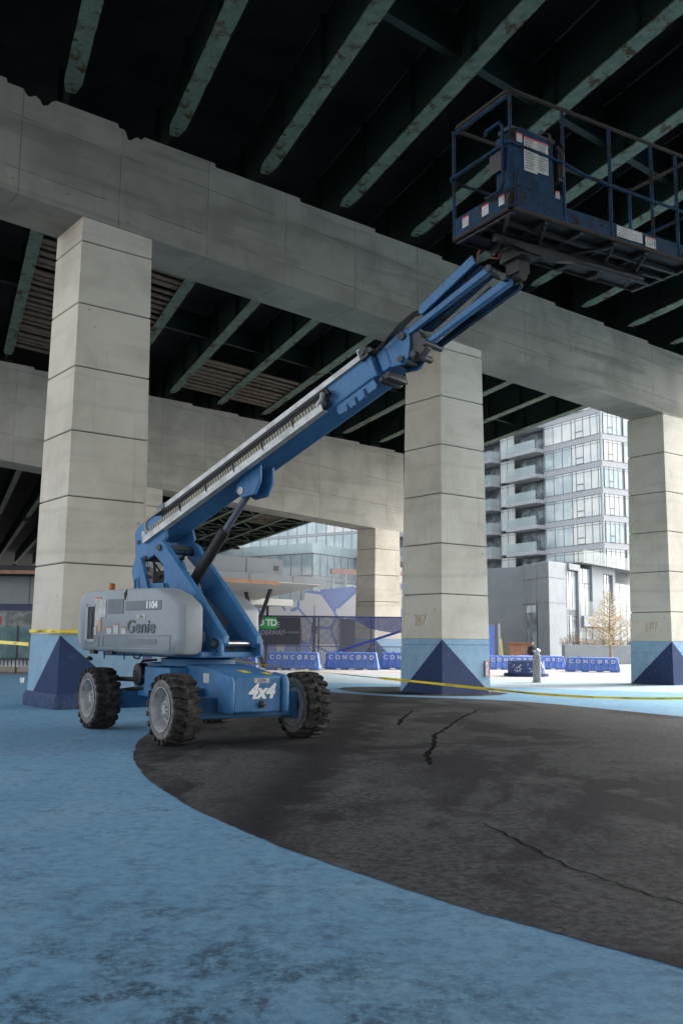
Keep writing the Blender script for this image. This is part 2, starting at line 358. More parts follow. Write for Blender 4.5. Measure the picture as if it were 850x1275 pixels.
# ------------------------------------------------------------------ viaduct: columns
TAP, CW, CD = .0111, 1.82, 1.616
M_JOINT = plain("joint_shadow_gap", (.10,.098,.09), .95)
def column(name, s0, t0, top, j0, label, band=1.62, plinth=False, slope=.046, group="concrete viaduct columns"):
    M = frame(W(s0, t0), UD); root = thing(name, label, "column", M, group)
    def ring(z, ins=0.0):
        k = TAP*(10-z) - ins
        return [(-k, -k, z), (CW+k, -k, z), (CW+k, CD+k, z), (-k, CD+k, z)]
    def wedge_top(z):   # soffit falls with the cross slope
        return [(x, y, z - slope*x) for x, y, _ in ring(z)]
    zs = []; z = j0
    while z > band + .3: zs.append(z); z -= 1.524
    lower_joint = z
    levels = [band] + sorted(zs)
    def shaft(a, b, mb, last=False):
        c = .018; rings = [ring(a, c), ring(a+c)]
        rings += [wedge_top(b)] if last else [ring(b-c), ring(b, c)]
        mb.loft(rings)
    g_ = .013
    sh = MB(); edges = [band] + sorted(zs) + [top]
    for i in range(len(edges)-1):
        last = i == len(edges)-2
        shaft(edges[i] + (0 if i == 0 else g_), edges[i+1] - (0 if last else g_), sh, last)
    sh.build("shaft", M_COL, root, smooth=False)
    gp = MB()
    for zj in zs: gp.loft([ring(zj-g_-.02, .045), ring(zj+g_+.02, .045)])
    gp.build("joint", M_JOINT, root)
    # painted base, cut once by the joint when one falls inside it
    pb = MB(); cuts = [0.0, band]
    if .15 < lower_joint < band-.08: cuts = [0.0, lower_joint-g_, lower_joint+g_, band]
    pb.loft([ring(0), ring(cuts[1])]) if len(cuts) == 2 else pb.loft([ring(0), ring(cuts[1]-.012), ring(cuts[1], .02), ring(cuts[2], .02), ring(cuts[2]+.012), ring(band)])
    pb.build("painted_base", M_LBLUE, root)
    # dark triangles meeting on the two opposite corners
    tri = MB(); off = .004
    def pt(face, a, z):
        k = TAP*(10-z) + off
        x0, x1, y0, y1 = -k, CW+k, -k, CD+k
        if face == 0: return (x0 + (x1-x0)*a, y0, z)
        if face == 1: return (x0, y0 + (y1-y0)*a, z)
        if face == 2: return (x1 + (x0-x1)*a, y1, z)
        return (x1, y1 + (y0-y1)*a, z)
    for fc in range(4):
        zt = band - .004
        tri.add([pt(fc, 0, .002), pt(fc, .985, .002), pt(fc, 0, zt)], [(0, 1, 2)])
    tri.build("painted_triangle", M_DBLUE, root)
    if plinth:
        p = MB(); k = TAP*10 + .07
        p.loft([[(-k,-k,.0),(CW+k,-k,.0),(CW+k,CD+k,.0),(-k,CD+k,.0)], [(-k,-k,.24),(CW+k,-k,.24),(CW+k,CD+k,.24),(-k,CD+k,.24)],
                [(-k+.05,-k+.05,.34),(CW+k-.05,-k+.05,.34),(CW+k-.05,CD+k-.05,.34),(-k+.05,CD+k-.05,.34)]])
        p.build("plinth", M_DBLUE, root, bevel=.012)
    return root
cL = column("concrete_column", 0, 0, 11.44, 10.847, "concrete column behind the blue boom lift, with dark blue plinth and yellow tape round it", plinth=True)
cM = column("concrete_column", 11.641, 0, 10.92, 10.58, "concrete column under the lift's jib, orange spray marks above its blue base")
cR = column("concrete_column", 23.439, 0, 10.37, 10.337, "concrete column right of the pale apartment tower, its right face brightly lit")
cF = column("concrete_column", 26.9, 21.3, 8.02, 6.80, "far small concrete column standing behind the blue barriers and fallen fence mesh", slope=.06)
cH = column("concrete_column", 11.38, 21.3, 8.93, 7.95, "concrete column mostly hidden behind the column at the lift, only its right edge showing", slope=.06)
# orange spray marks on M and R
M_SPRAY = plain("orange_spray", (.58,.31,.19), .8)
def spray(root, pts, face):
    mb = MB()
    for stroke in pts:
        q = []
        for a, z in stroke:
            k = TAP*(10-z)+.006
            q.append((-k, a, z) if face == 1 else (a, -k, z))
        mb.tube(q, .012, 5)
    mb.build("spray_mark", M_SPRAY, root)
spray(cM, [[(1.02,2.35),(1.02,2.0)],[(.86,2.32),(.94,2.34),(.93,2.03),(.84,2.02),(.85,2.3)],[(.78,2.33),(.60,2.36),(.72,2.05)],[(1.1,2.36),(1.06,2.3)]], 1)
spray(cR, [[(.98,2.3),(.98,1.98),(.86,1.98)],[(.82,2.28),(.72,2.32),(.70,2.12),(.82,2.05),(.82,2.26)],[(.64,2.3),(.50,2.33),(.60,2.02)]], 1)
mb = MB(); mb.box(1.70,1.84,-.145,-.125,.52,.95); mb.build("plaque", M_WHITE, cM); mb = MB()
for a in ((1.69,1.85,-.15,-.122,.50,.52),(1.69,1.85,-.15,-.122,.95,.97),(1.675,1.69,-.15,-.122,.50,.97),(1.85,1.865,-.15,-.122,.5,.97)): mb.box(*a)
mb.build("plaque_border", M_RED, cM)

# ------------------------------------------------------------------ viaduct: crossbeams
def s_girder(i, t): return -.45 + 2.73*i + .27*t
def zfl(s): return 14.3 - .046*s                          # underside of the girder flanges
def crossbeam(label, t0, s0, s1, zs0, ztop, mat, chips=(), group="viaduct crossbeams"):
    M = frame(W(0, t0), UD); root = thing("crossbeam", label, "crossbeam", M, group)
    top = []
    i = -6
    seats = []
    while s_girder(i, t0+.8) < s1+3: seats.append(s_girder(i, t0+.8)); i += 1
    pts = [(s1, ztop(s1)-.03)]
    for sg in reversed(seats):
        for a, dz in ((sg+1.05, -.055), (sg+1.03, .045)):
            if s0 < a < s1: pts.append((a, ztop(a)+dz))
    pts.append((s0, ztop(s0)+.03))
    bot = [(s0, zs0(s0)), (s1, zs0(s1))]
    poly = bot + pts
    out = []                                               # broken concrete at the top edge
    for (a, za), (b, zb) in zip(poly, poly[1:]+poly[:1]):
        out.append((a, za))
        for (c, d, dep) in chips:
            if b < c < d < a:
                n = 18
                for k in range(n+1):
                    x = d + (c-d)*k/n; zz = za + (zb-za)*(x-a)/(b-a)
                    out.append((x, zz - (0 if k in (0, n) else dep*(.62+.3*math.sin(k*.55+c)+random.uniform(-.12, .12))*min(1, k/n*3.2, (1-k/n)*5))))
    mb = MB(); mb.prism(out, 0, CD, 'y'); mb.build("cap", mat, root, bevel=.02, seg=1)
    return root
top1 = lambda s: 14.05 - .046*s
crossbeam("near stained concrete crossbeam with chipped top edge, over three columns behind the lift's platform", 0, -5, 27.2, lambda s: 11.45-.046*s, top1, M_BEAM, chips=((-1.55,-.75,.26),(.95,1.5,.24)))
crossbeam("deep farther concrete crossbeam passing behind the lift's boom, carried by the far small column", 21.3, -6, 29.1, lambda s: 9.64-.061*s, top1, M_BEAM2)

# ------------------------------------------------------------------ viaduct: girders, diaphragms, deck
GD = Vector((UD.x*.27+VD.x, UD.y*.27+VD.y, 0)); GLEN = GD.length; GD.normalize()
ZRISE = -.046*.27                                          # fall per unit t
GH = 1.75
def girder_proto(t0, t1, far=False):
    ln = (t1-t0)*GLEN; dz = ZRISE*(t1-t0)
    def mkM():
        x = Vector((GD.x*ln, GD.y*ln, dz)).normalized(); y = Vector((-GD.y, GD.x, 0)).normalized(); z = x.cross(y)
        m = Matrix.Identity(4); m.col[0][:3] = x; m.col[1][:3] = y; m.col[2][:3] = z; return m
    root = thing("steel_girder", "", "girder", mkM(), None)
    wb = MB(); wb.box(.02, ln-.02, -.012, .012, .035, GH); n = 0
    x = 1.2
    while x < ln-.5:
        wb.box(x, x+.014, -.15, -.013, .036, GH-.02); wb.box(x, x+.014, .013, .15, .036, GH-.02); x += 2.9
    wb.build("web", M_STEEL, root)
    fl = MB(); hw = .21; ins = 1.55
    # flange with corroded, nibbled edges
    nn = max(8, int(ln/.35)); a, b2 = [], []
    for k in range(nn+1):
        xx = ins + (ln-2*ins)*k/nn; a.append((xx, -hw + abs(random.gauss(0, .008)))); b2.append((xx, hw - abs(random.gauss(0, .008))))
    a[0] = (ins-.10, -hw*.55); b2[0] = (ins-.10, hw*.55); a[-1] = (ln-ins+.10, -hw*.55); b2[-1] = (ln-ins+.10, hw*.55)
    fl.prism(a + b2[::-1], 0, .034, 'z'); fl.build("flange", M_FLANGE, root)
    for xx in (.45, ln-.45):
        be = MB(); be.box(xx-.22, xx+.22, -.27, .27, -.10, -.002); be.box(xx-.16, xx+.16, -.2, .2, -.21, -.1); be.box(xx-.26, xx+.26, -.3, .3, -.26, -.21)
        be.build("bearing", M_BEAR, root)
    return root
names = {0: "near bay steel girder, {}", 1: "middle bay steel girder, {}", 2: "far bay steel girder, {}", 3: "distant bay steel girder, {}"}
def where(bay, i, i0, i1):
    if bay == 0:
        d = {0: "leftmost short green flange at the top edge of the picture", 1: "rust-mottled green flange crossing the top left above the near column", 2: "green flange above the gap between the first two columns", 3: "pale-edged flange with a ragged rust line, left of the lift's platform", 4: "flange passing behind the left end of the lift's platform", 5: "flange passing behind the middle of the lift's platform", 6: "flange meeting the beam under the lift's platform", 7: "flange meeting the beam just right of the platform's underside", 8: "last flange meeting the beam at the right picture edge"}
    elif bay == 1:
        d = {1: "rusty flange left of the near column", 2: "flange just right of the near column", 3: "second flange right of the near column", 4: "flange over the slatted timber, left of the boom", 5: "flange running down to the boom's middle", 6: "flange showing between boom and middle column", 7: "short flange tucked behind the jib", 8: "uppermost flange right of the middle column", 9: "middle flange right of the middle column", 10: "edge girder just above the pale apartment block"}
    elif bay == 3: d = {}
    else:
        d = {11: "edge girder curving over the glass building", 10: "next to the lit edge girder", 9: "third girder in from the lit edge"}
    return d.get(i)
rowdark = {0: "girders over the near bay", 1: "girders over the middle bay", 2: "girders over the far bay", 3: "girders over the most distant bay"}
bays = [(0, -42, 1.3, -1, 10), (1, .45, 22.4, -1, 10), (2, 21.5, 73, -5, 11), (3, 72.5, 124, -5, 11)]
for bay, t0, t1, i0, i1 in bays:
    proto = girder_proto(t0, t1)
    for i in range(i0, i1+1):
        s = s_girder(i, t0); p = W(s, t0, zfl(s))
        o = proto if i == i0 else copy_tree(proto)
        m = proto.matrix_world.copy() if i != i0 else o.matrix_world.copy()
        m.translation = p; o.matrix_world = m
        wtxt = where(bay, i, i0, i1)
        o['group'] = rowdark[bay]
        o['label'] = names[bay].format(wtxt).replace(", ", ", ", 1) if wtxt else {0: "steel girder of the near bay hidden in shadow outside the view", 1: "steel girder of the middle bay lost in shadow beside the near column", 2: "dark steel girder deep in the shadow of the far bay", 3: "dark steel girder of the most distant bay, low at the left edge"}[bay]
def deck(t0, t1, name, label, bay):
    z = lambda s: zfl(s) + GH + .04
    lo, hi = (-1 if bay < 2 else -9), (10 if bay < 2 else 11)
    c = []
    for t, e in (((t0, lo),) if bay else ((-11, lo), (-12, -7), (t0, -8))) + ((t0, hi), (t1, hi), (t1, lo)):  # near bay widened out of view at left to shade floor and lift
        s = s_girder(e, t) + (1.15 if e == hi else -.9); c.append(W(s, t, z(s)))
    n = len(c); mb = MB(); mb.add([tuple(p) for p in c] + [tuple(p+Vector((0, 0, .3))) for p in c], [tuple(range(n)), tuple(range(2*n-1, n-1, -1))] + [(i, (i+1) % n, n+(i+1) % n, n+i) for i in range(n)])
    o = mb.build(name, M_SLAB); tag(o, label, "bridge deck")
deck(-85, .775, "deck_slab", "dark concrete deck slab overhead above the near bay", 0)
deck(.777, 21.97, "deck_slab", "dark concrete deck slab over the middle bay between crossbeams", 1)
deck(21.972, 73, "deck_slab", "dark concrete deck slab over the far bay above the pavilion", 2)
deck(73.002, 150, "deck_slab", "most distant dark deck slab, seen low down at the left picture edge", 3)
# cross frames between neighbouring girders
def diaphragm(i, t, bay, h0=.55, h1=1.45):
    a = s_girder(i, t); b = s_girder(i+1, t); za, zb = zfl(a), zfl(b); L = b-a-.03
    M = frame(W(a+.015, t, za), UD); sl = (zb-za)/(b-a)
    mb = MB(M); mb.prism([(0, h0), (L, h0+sl*L), (L, h1+sl*L), (0, h1)], -.008, .008, 'y')
    mb.prism([(0, h0-.02), (L, h0-.02+sl*L), (L, h0+sl*L), (0, h0)], -.11, .11, 'y')
    mb.prism([(0, h1), (L, h1+sl*L), (L, h1+.02+sl*L), (0, h1+.02)], -.11, .11, 'y')
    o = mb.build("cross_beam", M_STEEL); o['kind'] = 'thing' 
    return o
xlab = {0: "dark steel cross beam between two girders of the near bay", 1: "dark steel cross beam between two girders of the middle bay"}
for bay, ts, i0, i1 in ((0, (-6.5, -13.5, -20.5), -1, 10), (1, (7.4, 14.0), -1, 10)):
    for t in ts:
        for i in range(i0, i1):
            tag(diaphragm(i, t, bay), xlab[bay], "cross beam", "cross beams of the near bay" if bay == 0 else "cross beams of the middle bay")
# lacing under the far bay
for i in range(7, 11):
    k = 0; t = 23.5
    mb = MB()
    while t < 70:
        a, b = (i, i+1) if k % 2 == 0 else (i+1, i)
        p = W(s_girder(a, t), t, zfl(s_girder(a, t))+.10); q = W(s_girder(b, t+4), t+4, zfl(s_girder(b, t+4))+.10)
        mb.tube([p, q], .055, 5); q2 = W(s_girder(a, t+4), t+4, zfl(s_girder(a, t+4))+.10); mb.tube([q, q2], .045, 5); t += 4; k += 1
    lab = {10: "zigzag steel lacing beside the lit edge girder of the far bay", 9: "zigzag steel lacing one bay in from the edge girder", 8: "zigzag steel lacing two bays in from the edge girder", 7: "zigzag steel lacing deepest in the shadow of the far bay"}[i]
    tag(mb.build("lacing", M_FLANGE), lab, "bracing", "lacing of the far bay")
# timber planks resting on the flanges
def planks(i, t0, t1, n, label, bay_group="timber decking between girders"):
    mb = MB()
    for k in range(n):
        t = t0 + (t1-t0)*k/n + random.uniform(-.03, .03); a, b = s_girder(i, t)+.03, s_girder(i+1, t)-.03
        za = zfl(a) + random.uniform(.04, .09)
        M = frame(W(a, t, za), UD + VD*random.uniform(-.015, .015))
        sl = -.046*(b-a); wd = (t1-t0)/n*random.uniform(.40, .66)
        mb.M = M; mb.prism([(0, 0), (b-a, sl), (b-a, sl+.05), (0, .05)], 0, wd, 'y')
    o = mb.build("timber_decking", M_TIMB); tag(o, label, "timber decking", bay_group)
planks(3, 15.2, 20.2, 9, "weathered timber slats between girders, above the boom's lower half, left set")
planks(4, 15.2, 20.2, 9, "weathered timber slats between girders, right set of the two above the boom")
planks(0, 4.0, 20.0, 30, "long run of dark timber slats left of the rusty flange beside the near column")
planks(1, 3.0, 20.0, 32, "long run of dark timber slats touching the near column's top left")
planks(9, 47, 56, 12, "pale timber planks under the far bay near the glass building", "timber decking between girders")

# ------------------------------------------------------------------ boom lift
LC = Vector((-2.41, 16.32, 0))
lift = thing("boom_lift", "blue and grey four wheeled boom lift with its boom raised, parked beside a column", "boom lift", Matrix.Translation(LC))
FC = frame((0, 0, 0), (.57, -.8216))                      # chassis frame: x forward, y to the far side
FT = frame((0, 0, 0), (.75, -.661))                       # turntable frame
def child(mb, name, mat, parent, **k): return mb.build(name, mat, parent, **k)
WB, TRK, TW, RW = 3.08, 2.71, .42, .53
# chassis body
mb = MB(FC)
mb.prism([(2.05,.47),(2.05,1.02),(1.0,1.16),(-1.0,1.16),(-1.75,1.0),(-1.75,.5),(-1.2,.42),(1.2,.42)], -.42, .42, 'y')
chassis = child(mb, "chassis", M_BLUE, lift, bevel=.03)
mb = MB(FC)
for sgn in (-1, 1):
    mb.prism([(2.09,.46),(2.12,.55),(2.12,.92),(2.06,1.03),(1.72,1.07),(1.72,.46)], sgn*.425, sgn*.52, 'y')
    child(mb, "corner_guard", M_BLUE, chassis, bevel=.03); mb = MB(FC)
mb = MB(FC)
for x in (1.4, -1.4):
    mb.box(x-.17, x+.2, -.93, .93, .36, .68)
    for sgn in (-1, 1): mb.box(x-.1, x+.22, sgn*.90, sgn*1.0, .33, .75)
    child(mb, "axle", M_BLUE, lift, bevel=.02); mb = MB(FC)
mb = MB(FC); mb.box(-1.1,1.1,-.62,.62,.58,.80); mb.box(-.5,.5,-.75,.75,.62,1.1); mb.lathe([(.55,1.1),(.62,1.12),(.62,1.24),(.5,1.26)], 40); child(mb, "slew_base", M_BLUE, lift, bevel=.01)
mb = MB(FC)
mb.tube([(-1.3,-.55,.95),(-1.0,-.72,.98),(-.7,-.62,.9),(-.6,-.5,1.0)], .035); mb.tube([(-1.55,-.5,.9),(-1.2,-.62,1.0),(-.95,-.6,1.18),(-.8,-.4,1.2)], .02)
mb.tube([(-1.62,-.95,.62),(-1.1,-.7,.7),(-.7,-.55,.72)], .03); mb.tube([(-1.5,-.9,.86),(-.9,-.62,.86)], .04); mb.lathe([(.16,-.09),(.19,-.08),(.19,.08),(.16,.09)], 20, 'y', (-.95,-.62,.95))
child(mb, "hydraulic_hose", M_BLACK, lift, smooth=True)
# lettering on the chassis front
nF = FC.to_3x3() @ Vector((1, 0, 0)); xF = FC.to_3x3() @ Vector((0, 1, 0))
text("drive_marking", "4x4", .30, M_LTR, face_m(FC @ Vector((2.055, .05, .78)), xF, nF), chassis, shear=.28, bold=.012)
mb = MB(FC); mb.box(2.051, 2.056, -.07, .19, .915, .985); child(mb, "number_plate", M_WHITE, chassis)
text("number_marking", "1104", .075, M_DARK, face_m(FC @ Vector((2.058, .06, .95)), xF, nF), chassis, extrude=.001)
mb = MB(FC); mb.lathe([(.05,0),(.05,.05),(.02,.07)], 12, 'x', (2.05, .06, .60)); mb.box(2.05,2.09,.03,.09,.54,.60); child(mb, "tow_eye", M_DARK, chassis)
mb = MB(FC)
for (x, z, w, h) in ((1.05,.96,.2,.15),(-.05,1.02,.12,.16),(.22,1.02,.1,.12),(-.75,1.0,.2,.14)): mb.box(x, x+w, -.426, -.421, z-h/2, z+h/2)
child(mb, "decal", M_WHITE, chassis)
mb = MB(FC)
for (x, y, w, h) in ((1.55,-.1,.25,.14),(1.75,.2,.2,.12)): mb.add([(x,y,1.0+(2.05-x)*.133+.024),(x+w,y,1.0+(2.05-x-w)*.133+.024),(x+w,y+h,1.0+(2.05-x-w)*.133+.024),(x,y+h,1.0+(2.05-x)*.133+.024)], [(0,1,2,3)])
child(mb, "warning_stripe", M_YEL, chassis)

# wheels
def make_wheel(rot):
    mb = MB(); h = TW/2
    prof = [(.30,-h+.05),(.34,-h+.015),(.42,-h),(.475,-h+.025),(.49,-h+.07),(.49,h-.07),(.475,h-.025),(.42,h),(.34,h-.015),(.30,h-.05)]
    mb.lathe(prof, 48, 'y', cap=False)
    N = 20
    for k in range(N):
        for sgn in (-1, 1):
            a = 2*math.pi*(k + (.5 if sgn > 0 else 0))/N
            def P(r, y, da): return (r*math.cos(a+da), y, r*math.sin(a+da))
            # slanted lug from the centre line to the shoulder and a little down the sidewall
            i0, i1 = -.10, .06; o0, o1 = .02, .17
            rings = []
            for r in (.485, RW):
                q = .006 if r > .5 else 0
                rings.append([P(r, sgn*-.02, i0+q), P(r, sgn*-.02, i1-q), P(r, sgn*(h-.10), o1-.03-q), P(r-.012, sgn*(h-.005), o1-q), P(r-.012, sgn*(h-.005), o0+q), P(r, sgn*(h-.10), o0-.03+q)])
            mb.loft(rings)
            mb.loft([[P(.43, sgn*(h-.02), o0+.01), P(.43, sgn*(h-.02), o1-.01), P(.515, sgn*(h-.02), o1), P(.515, sgn*(h-.02), o0)],
                     [P(.44, sgn*(h+.012), o0+.02), P(.44, sgn*(h+.012), o1-.02), P(.51, sgn*(h+.01), o1-.01), P(.51, sgn*(h+.01), o0+.01)]])
    wh = mb.build("wheel", M_TYRE, None, smooth=True, angle=30)
    sw = MB(); sw.lathe([(.318,-h+.028),(.345,-h+.008),(.42,-h-.004),(.436,-h+.004),(.43,-h+.02)], 48, 'y', cap=False); sw.lathe([(.318,h-.028),(.345,h-.008),(.42,h+.004),(.436,h-.004),(.43,h-.02)], 48, 'y', cap=False); sw.build("sidewall", M_DUST, wh, smooth=True)
    r = MB(); r.lathe([(.315,-h+.015),(.335,-h-.002),(.318,-h-.006),(.298,-h+.03),(.275,-h+.10),(.262,-h+.16),(.13,-h+.19),(.12,-h+.20),(.12,h-.06),(.28,h-.05),(.31,h-.01),(.33,h),(.318,h-.03)], 48, 'y', cap=False); r.build("rim", M_RIM, wh, smooth=True, angle=25)
    hb = MB(); hb.lathe([(.135,-h+.19),(.13,-h+.09),(.11,-h+.06),(.05,-h+.05),(.03,-h+.05)], 24, 'y')
    for k in range(9):
        a = 2*math.pi*k/9; hb.lathe([(.016,-h+.055),(.016,-h+.035),(.008,-h+.03)], 8, 'y', (.085*math.cos(a),0,.085*math.sin(a)))
        hb.lathe([(.018,-h+.185),(.018,-h+.15)], 8, 'y', (.2*math.cos(a),0,.2*math.sin(a)))
    hb.build("hub", M_RIM, wh, smooth=True, angle=30)
    return wh
proto_w = make_wheel(0)
for n, (sx, sy) in enumerate(((1,-1),(-1,-1),(1,1),(-1,1))):
    wl = proto_w if n == 0 else copy_tree(proto_w)
    wl.parent = lift
    base = FC @ Matrix.Translation((sx*WB/2, sy*(TRK/2-TW/2), RW))
    if sy > 0: base = base @ Matrix.Rotation(math.pi, 4, 'Z')
    wl.matrix_basis = base @ Matrix.Rotation(random.uniform(0, .6), 4, 'Y')

# turntable
mb = MB(FT)
mb.prism([(-1.7,1.27),(.95,1.27),(.95,1.37),(-1.7,1.45)], -.75, .62, 'y')
tt = child(mb, "turntable", M_BLUE, lift, bevel=.02)
mb = MB(FT); mb.prism([(-1.85,1.36),(-.6,1.36),(-.5,2.1),(-1.3,2.25),(-1.8,2.2)], -.6, .6, 'y'); child(mb, "counterweight", M_HOODP, lift, bevel=.05)
def hood(y_in, y_out, rmax, name="hood"):
    sg = -1 if y_out < y_in else 1
    dx = rmax-.92
    outline = [(-1.95,1.46),(-1.97,1.6),(-1.95,2.18),(-1.88,2.32),(-1.75,2.38),(-.4,2.40),(.30+dx,2.385),(.62+dx,2.28),(.86+dx,2.12),(.90+dx,2.06),(.92+dx,1.52),(.88+dx,1.32),(.6+dx,1.295),(-.3,1.315),(-1.82,1.355)]
    mb = MB(FT); rings = []
    cx, cz = -.5+dx/2, 1.83
    for y, k in ((y_in, 1.0), (y_out+(-sg)*.14, 1.0), (y_out+(-sg)*.06, .985), (y_out+(-sg)*.015, .955), (y_out, .91)):
        rr = []
        for x, z in outline:
            ex = (x-cx); ez = (z-cz); q = 1-(1-k)*1.0
            rr.append((cx + math.copysign(max(abs(ex)-(1-k)*1.5, .0), ex), y, cz + math.copysign(max(abs(ez)-(1-k)*.55, 0), ez)))
        rings.append(rr)
    mb.loft(rings)
    return child(mb, name, M_HOOD, lift, bevel=.045, seg=3, angle=60)
hd = hood(-.70, -1.15, .93)
hood(.5, 1.12, .38)
# near hood details; side face at y = -1.15
YH = -1.153
def hp(x, z, y=YH): return FT @ Vector((x, y, z))
nH = FT.to_3x3() @ Vector((0, -1, 0)); xH = FT.to_3x3() @ Vector((1, 0, 0))
def plate(x0, x1, z0, z1, name, mat, par, th=.006, y=YH): return child(MB(FT).box(x0, x1, y-th, y+.004, z0, z1), name, mat, par)
plate(-.52, .42, 2.03, 2.18, "stripe_panel", M_HOODP, hd)
plate(-1.02, -.58, 1.98, 2.22, "faded_panel", M_HOODP, hd)
text("fleet_number", "1104", .155, M_LTR, face_m(hp(.18, 2.105, YH-.009), xH, nH), hd, bold=.006)
plate(-.20, .02, 1.89, 1.955, "plate_sticker", M_WHITE, hd)
text("plate_number", "1104", .06, M_DARK, face_m(hp(-.09, 1.922, YH-.008), xH, nH), hd, extrude=.001)
text("maker_marking", "Genie", .30, M_HOODP, face_m(hp(-.10, 1.76, YH-.004), xH, nH), hd, extrude=.012, shear=.12, spacing=1.05)
text("maker_shadow_edge", "Genie", .30, plain("emboss_edge", (.12,.13,.14), .6), face_m(hp(-.085, 1.745, YH-.001), xH, nH), hd, extrude=.006, shear=.12, spacing=1.05)
mb = MB(FT)                                                # raised border of the lower panel
for a in ((-1.12,.66,1.615,1.63),(-1.12,.66,1.395,1.41),(-1.135,-1.12,1.395,1.63),(.66,.675,1.395,1.63)): mb.box(a[0], a[1], YH-.012, YH+.004, a[2], a[3])
child(mb, "panel_border", M_HOOD, hd, bevel=.004)
plate(-.42, .33, 1.48, 1.56, "lower_stripe", M_HOODP, hd)
plate(-1.58, -1.40, 1.55, 2.10, "control_opening", M_BLACK, hd, .004)
mb = MB(FT)
for a in ((-1.64,-1.36,2.10,2.16),(-1.64,-1.36,1.50,1.55),(-1.66,-1.58,1.50,2.16)): mb.box(a[0], a[1], YH-.016, YH+.003, a[2], a[3])
child(mb, "opening_frame", M_HOOD, hd, bevel=.006)
mb = MB(FT); mb.tube([(-1.5,YH-.01,1.62),(-1.47,YH-.012,1.85),(-1.5,YH-.01,2.02)], .012, 6); child(mb, "cable", M_HOODP, hd)
plate(-1.385, -1.20, 1.78, 2.24, "instruction_label", M_WHITE, hd, .007); plate(-1.20, -1.07, 1.92, 2.22, "instruction_label", M_WHITE, hd, .008)
plate(-1.385, -1.22, 2.24, 2.262, "red_header", M_RED, hd, .008)
plate(-1.28, -1.20, 1.68, 1.88, "orange_label", M_SPRAY, hd, .009); plate(-1.40, -1.32, 1.62, 1.76, "small_label", M_WHITE, hd)
for x, z in ((-1.02,1.64),(-.83,1.64),(-.62,1.64)):
    plate(x, x+.13, z, z+(.16 if x > -.9 and x < -.7 else .11), "warning_label", M_WHITE, hd); plate(x+.01, x+.12, z+.10 if x < -.9 or x > -.7 else z+.15, z+.115 if x < -.9 or x > -.7 else z+.17, "label_header", M_RED, hd, .009)
plate(-1.40, -1.24, 1.42, 1.60, "faded_panel", M_HOODP, hd)
mb = MB(FT)
for x in (-1.45, -.92): child(MB(FT).box(x-.06, x+.06, YH+.01, YH+.1, 1.30, 1.37), "latch", M_BLACK, hd)
for x in (-1.18, -.62): child(MB(FT).tube([(x, YH+.08, 1.33), (x, YH+.08, 1.22)], .012, 6), "drain_pin", M_BLACK, hd)
mb.tube([(-.42,YH+.1,1.33),(-.36,YH+.1,1.25),(-.25,YH+.1,1.24),(-.18,YH+.1,1.32)], .015, 6); child(mb, "hanging_cable", M_BLACK, hd); mb = MB(FT); mb.lathe([(.05,0),(.06,.05),(.0,.08)], 12, 'z', FT.inverted() @ (FT @ Vector((-1.65,-1.05,1.18))))
child(mb, "horn", M_BLACK, hd)
mb = MB(FT); mb.prism([(-.58,2.31),(-.5,2.38),(-.5,2.29),(-.54,2.2),(-.56,2.22)], YH-.004, YH+.01, 'y'); child(mb, "rust_streak", M_BEAR, hd)
# rear trim
mb = MB(FT); mb.lathe([(.045,2.39),(.045,2.42),(.06,2.43),(.056,2.49),(.04,2.51),(.0,2.51)], 16, 'z', (-1.22,-.95,0)); child(mb, "beacon", M_ORNG, lift, smooth=True)
mb = MB(FT); mb.tube([(-.7,-.85,2.38),(-.7,-.85,2.55),(-.62,-.85,2.58),(-.58,-.85,2.38)], .025, 8); child(mb, "lifting_eye", M_BLUE, lift, smooth=True)

# bracket plates with pivot pin
plate_poly = [(.25,1.30),(.25,1.84),(.62,1.84),(.74,1.78),(1.08,1.57),(1.10,1.30)]
for y in (-.46, .40):
    child(MB(FT).prism(plate_poly, y, y+.07, 'y'), "pivot_bracket", M_BLUE, lift, bevel=.012)
mb = MB(FT); mb.tube([(.95,-.52,1.50),(.95,.52,1.50)], .05, 16); child(mb, "pivot_pin", M_CHROME, lift, smooth=True)
mb = MB(FT)
for y in (-.475, .475): mb.tube([(.95, y, 1.5), (.95, y+(.02 if y > 0 else -.02), 1.5)], .085, 16)
child(mb, "pin_boss", M_DARK, lift)
plate(.62, .69, 1.52, 1.68, "decal", M_WHITE, lift, y=-.463)
mb = MB(FT); mb.box(-.6,.9,-.36,.36,1.38,1.55); child(mb, "turntable_floor", M_DKBL, lift)
# riser arms
arm = [(-.76,3.02),(-.72,3.22),(-.62,3.28),(-.50,3.22),(-.36,3.06),(.4,2.34),(1.10,1.62),(1.10,1.50),(1.0,1.42),(.86,1.46),(.42,1.84),(-.33,2.42),(-.52,2.83)]
for y in (-.42, .30):
    child(MB(FT).prism(arm, y, y+.12, 'y'), "riser_arm", M_BLUE, lift, bevel=.015)
mb = MB(FT)
for (x, z, r) in ((-.6,3.1,.06),): mb.tube([(x,-.35,z),(x,.35,z)], r, 12)
child(mb, "cross_tube", M_DKBL, lift, smooth=True)
link = [(-1.30,2.75),(-1.20,3.0),(-1.05,2.98),(-.98,2.85),(-.72,2.2),(-1.12,2.2)]
for y in (-.50, .42): child(MB(FT).prism(link, y, y+.08, 'y'), "tension_link", M_BLUE, lift, bevel=.012)
mb = MB(FT)
for k in range(9):
    a = random.uniform(-1.0, -.62); mb.tube([(a, random.uniform(-.3,.2), 2.3), (a+random.uniform(-.1,.1), random.uniform(-.35,.2), 2.65), (a+random.uniform(-.15,.2), random.uniform(-.3,.2), 3.0)], random.uniform(.015,.035), 6)
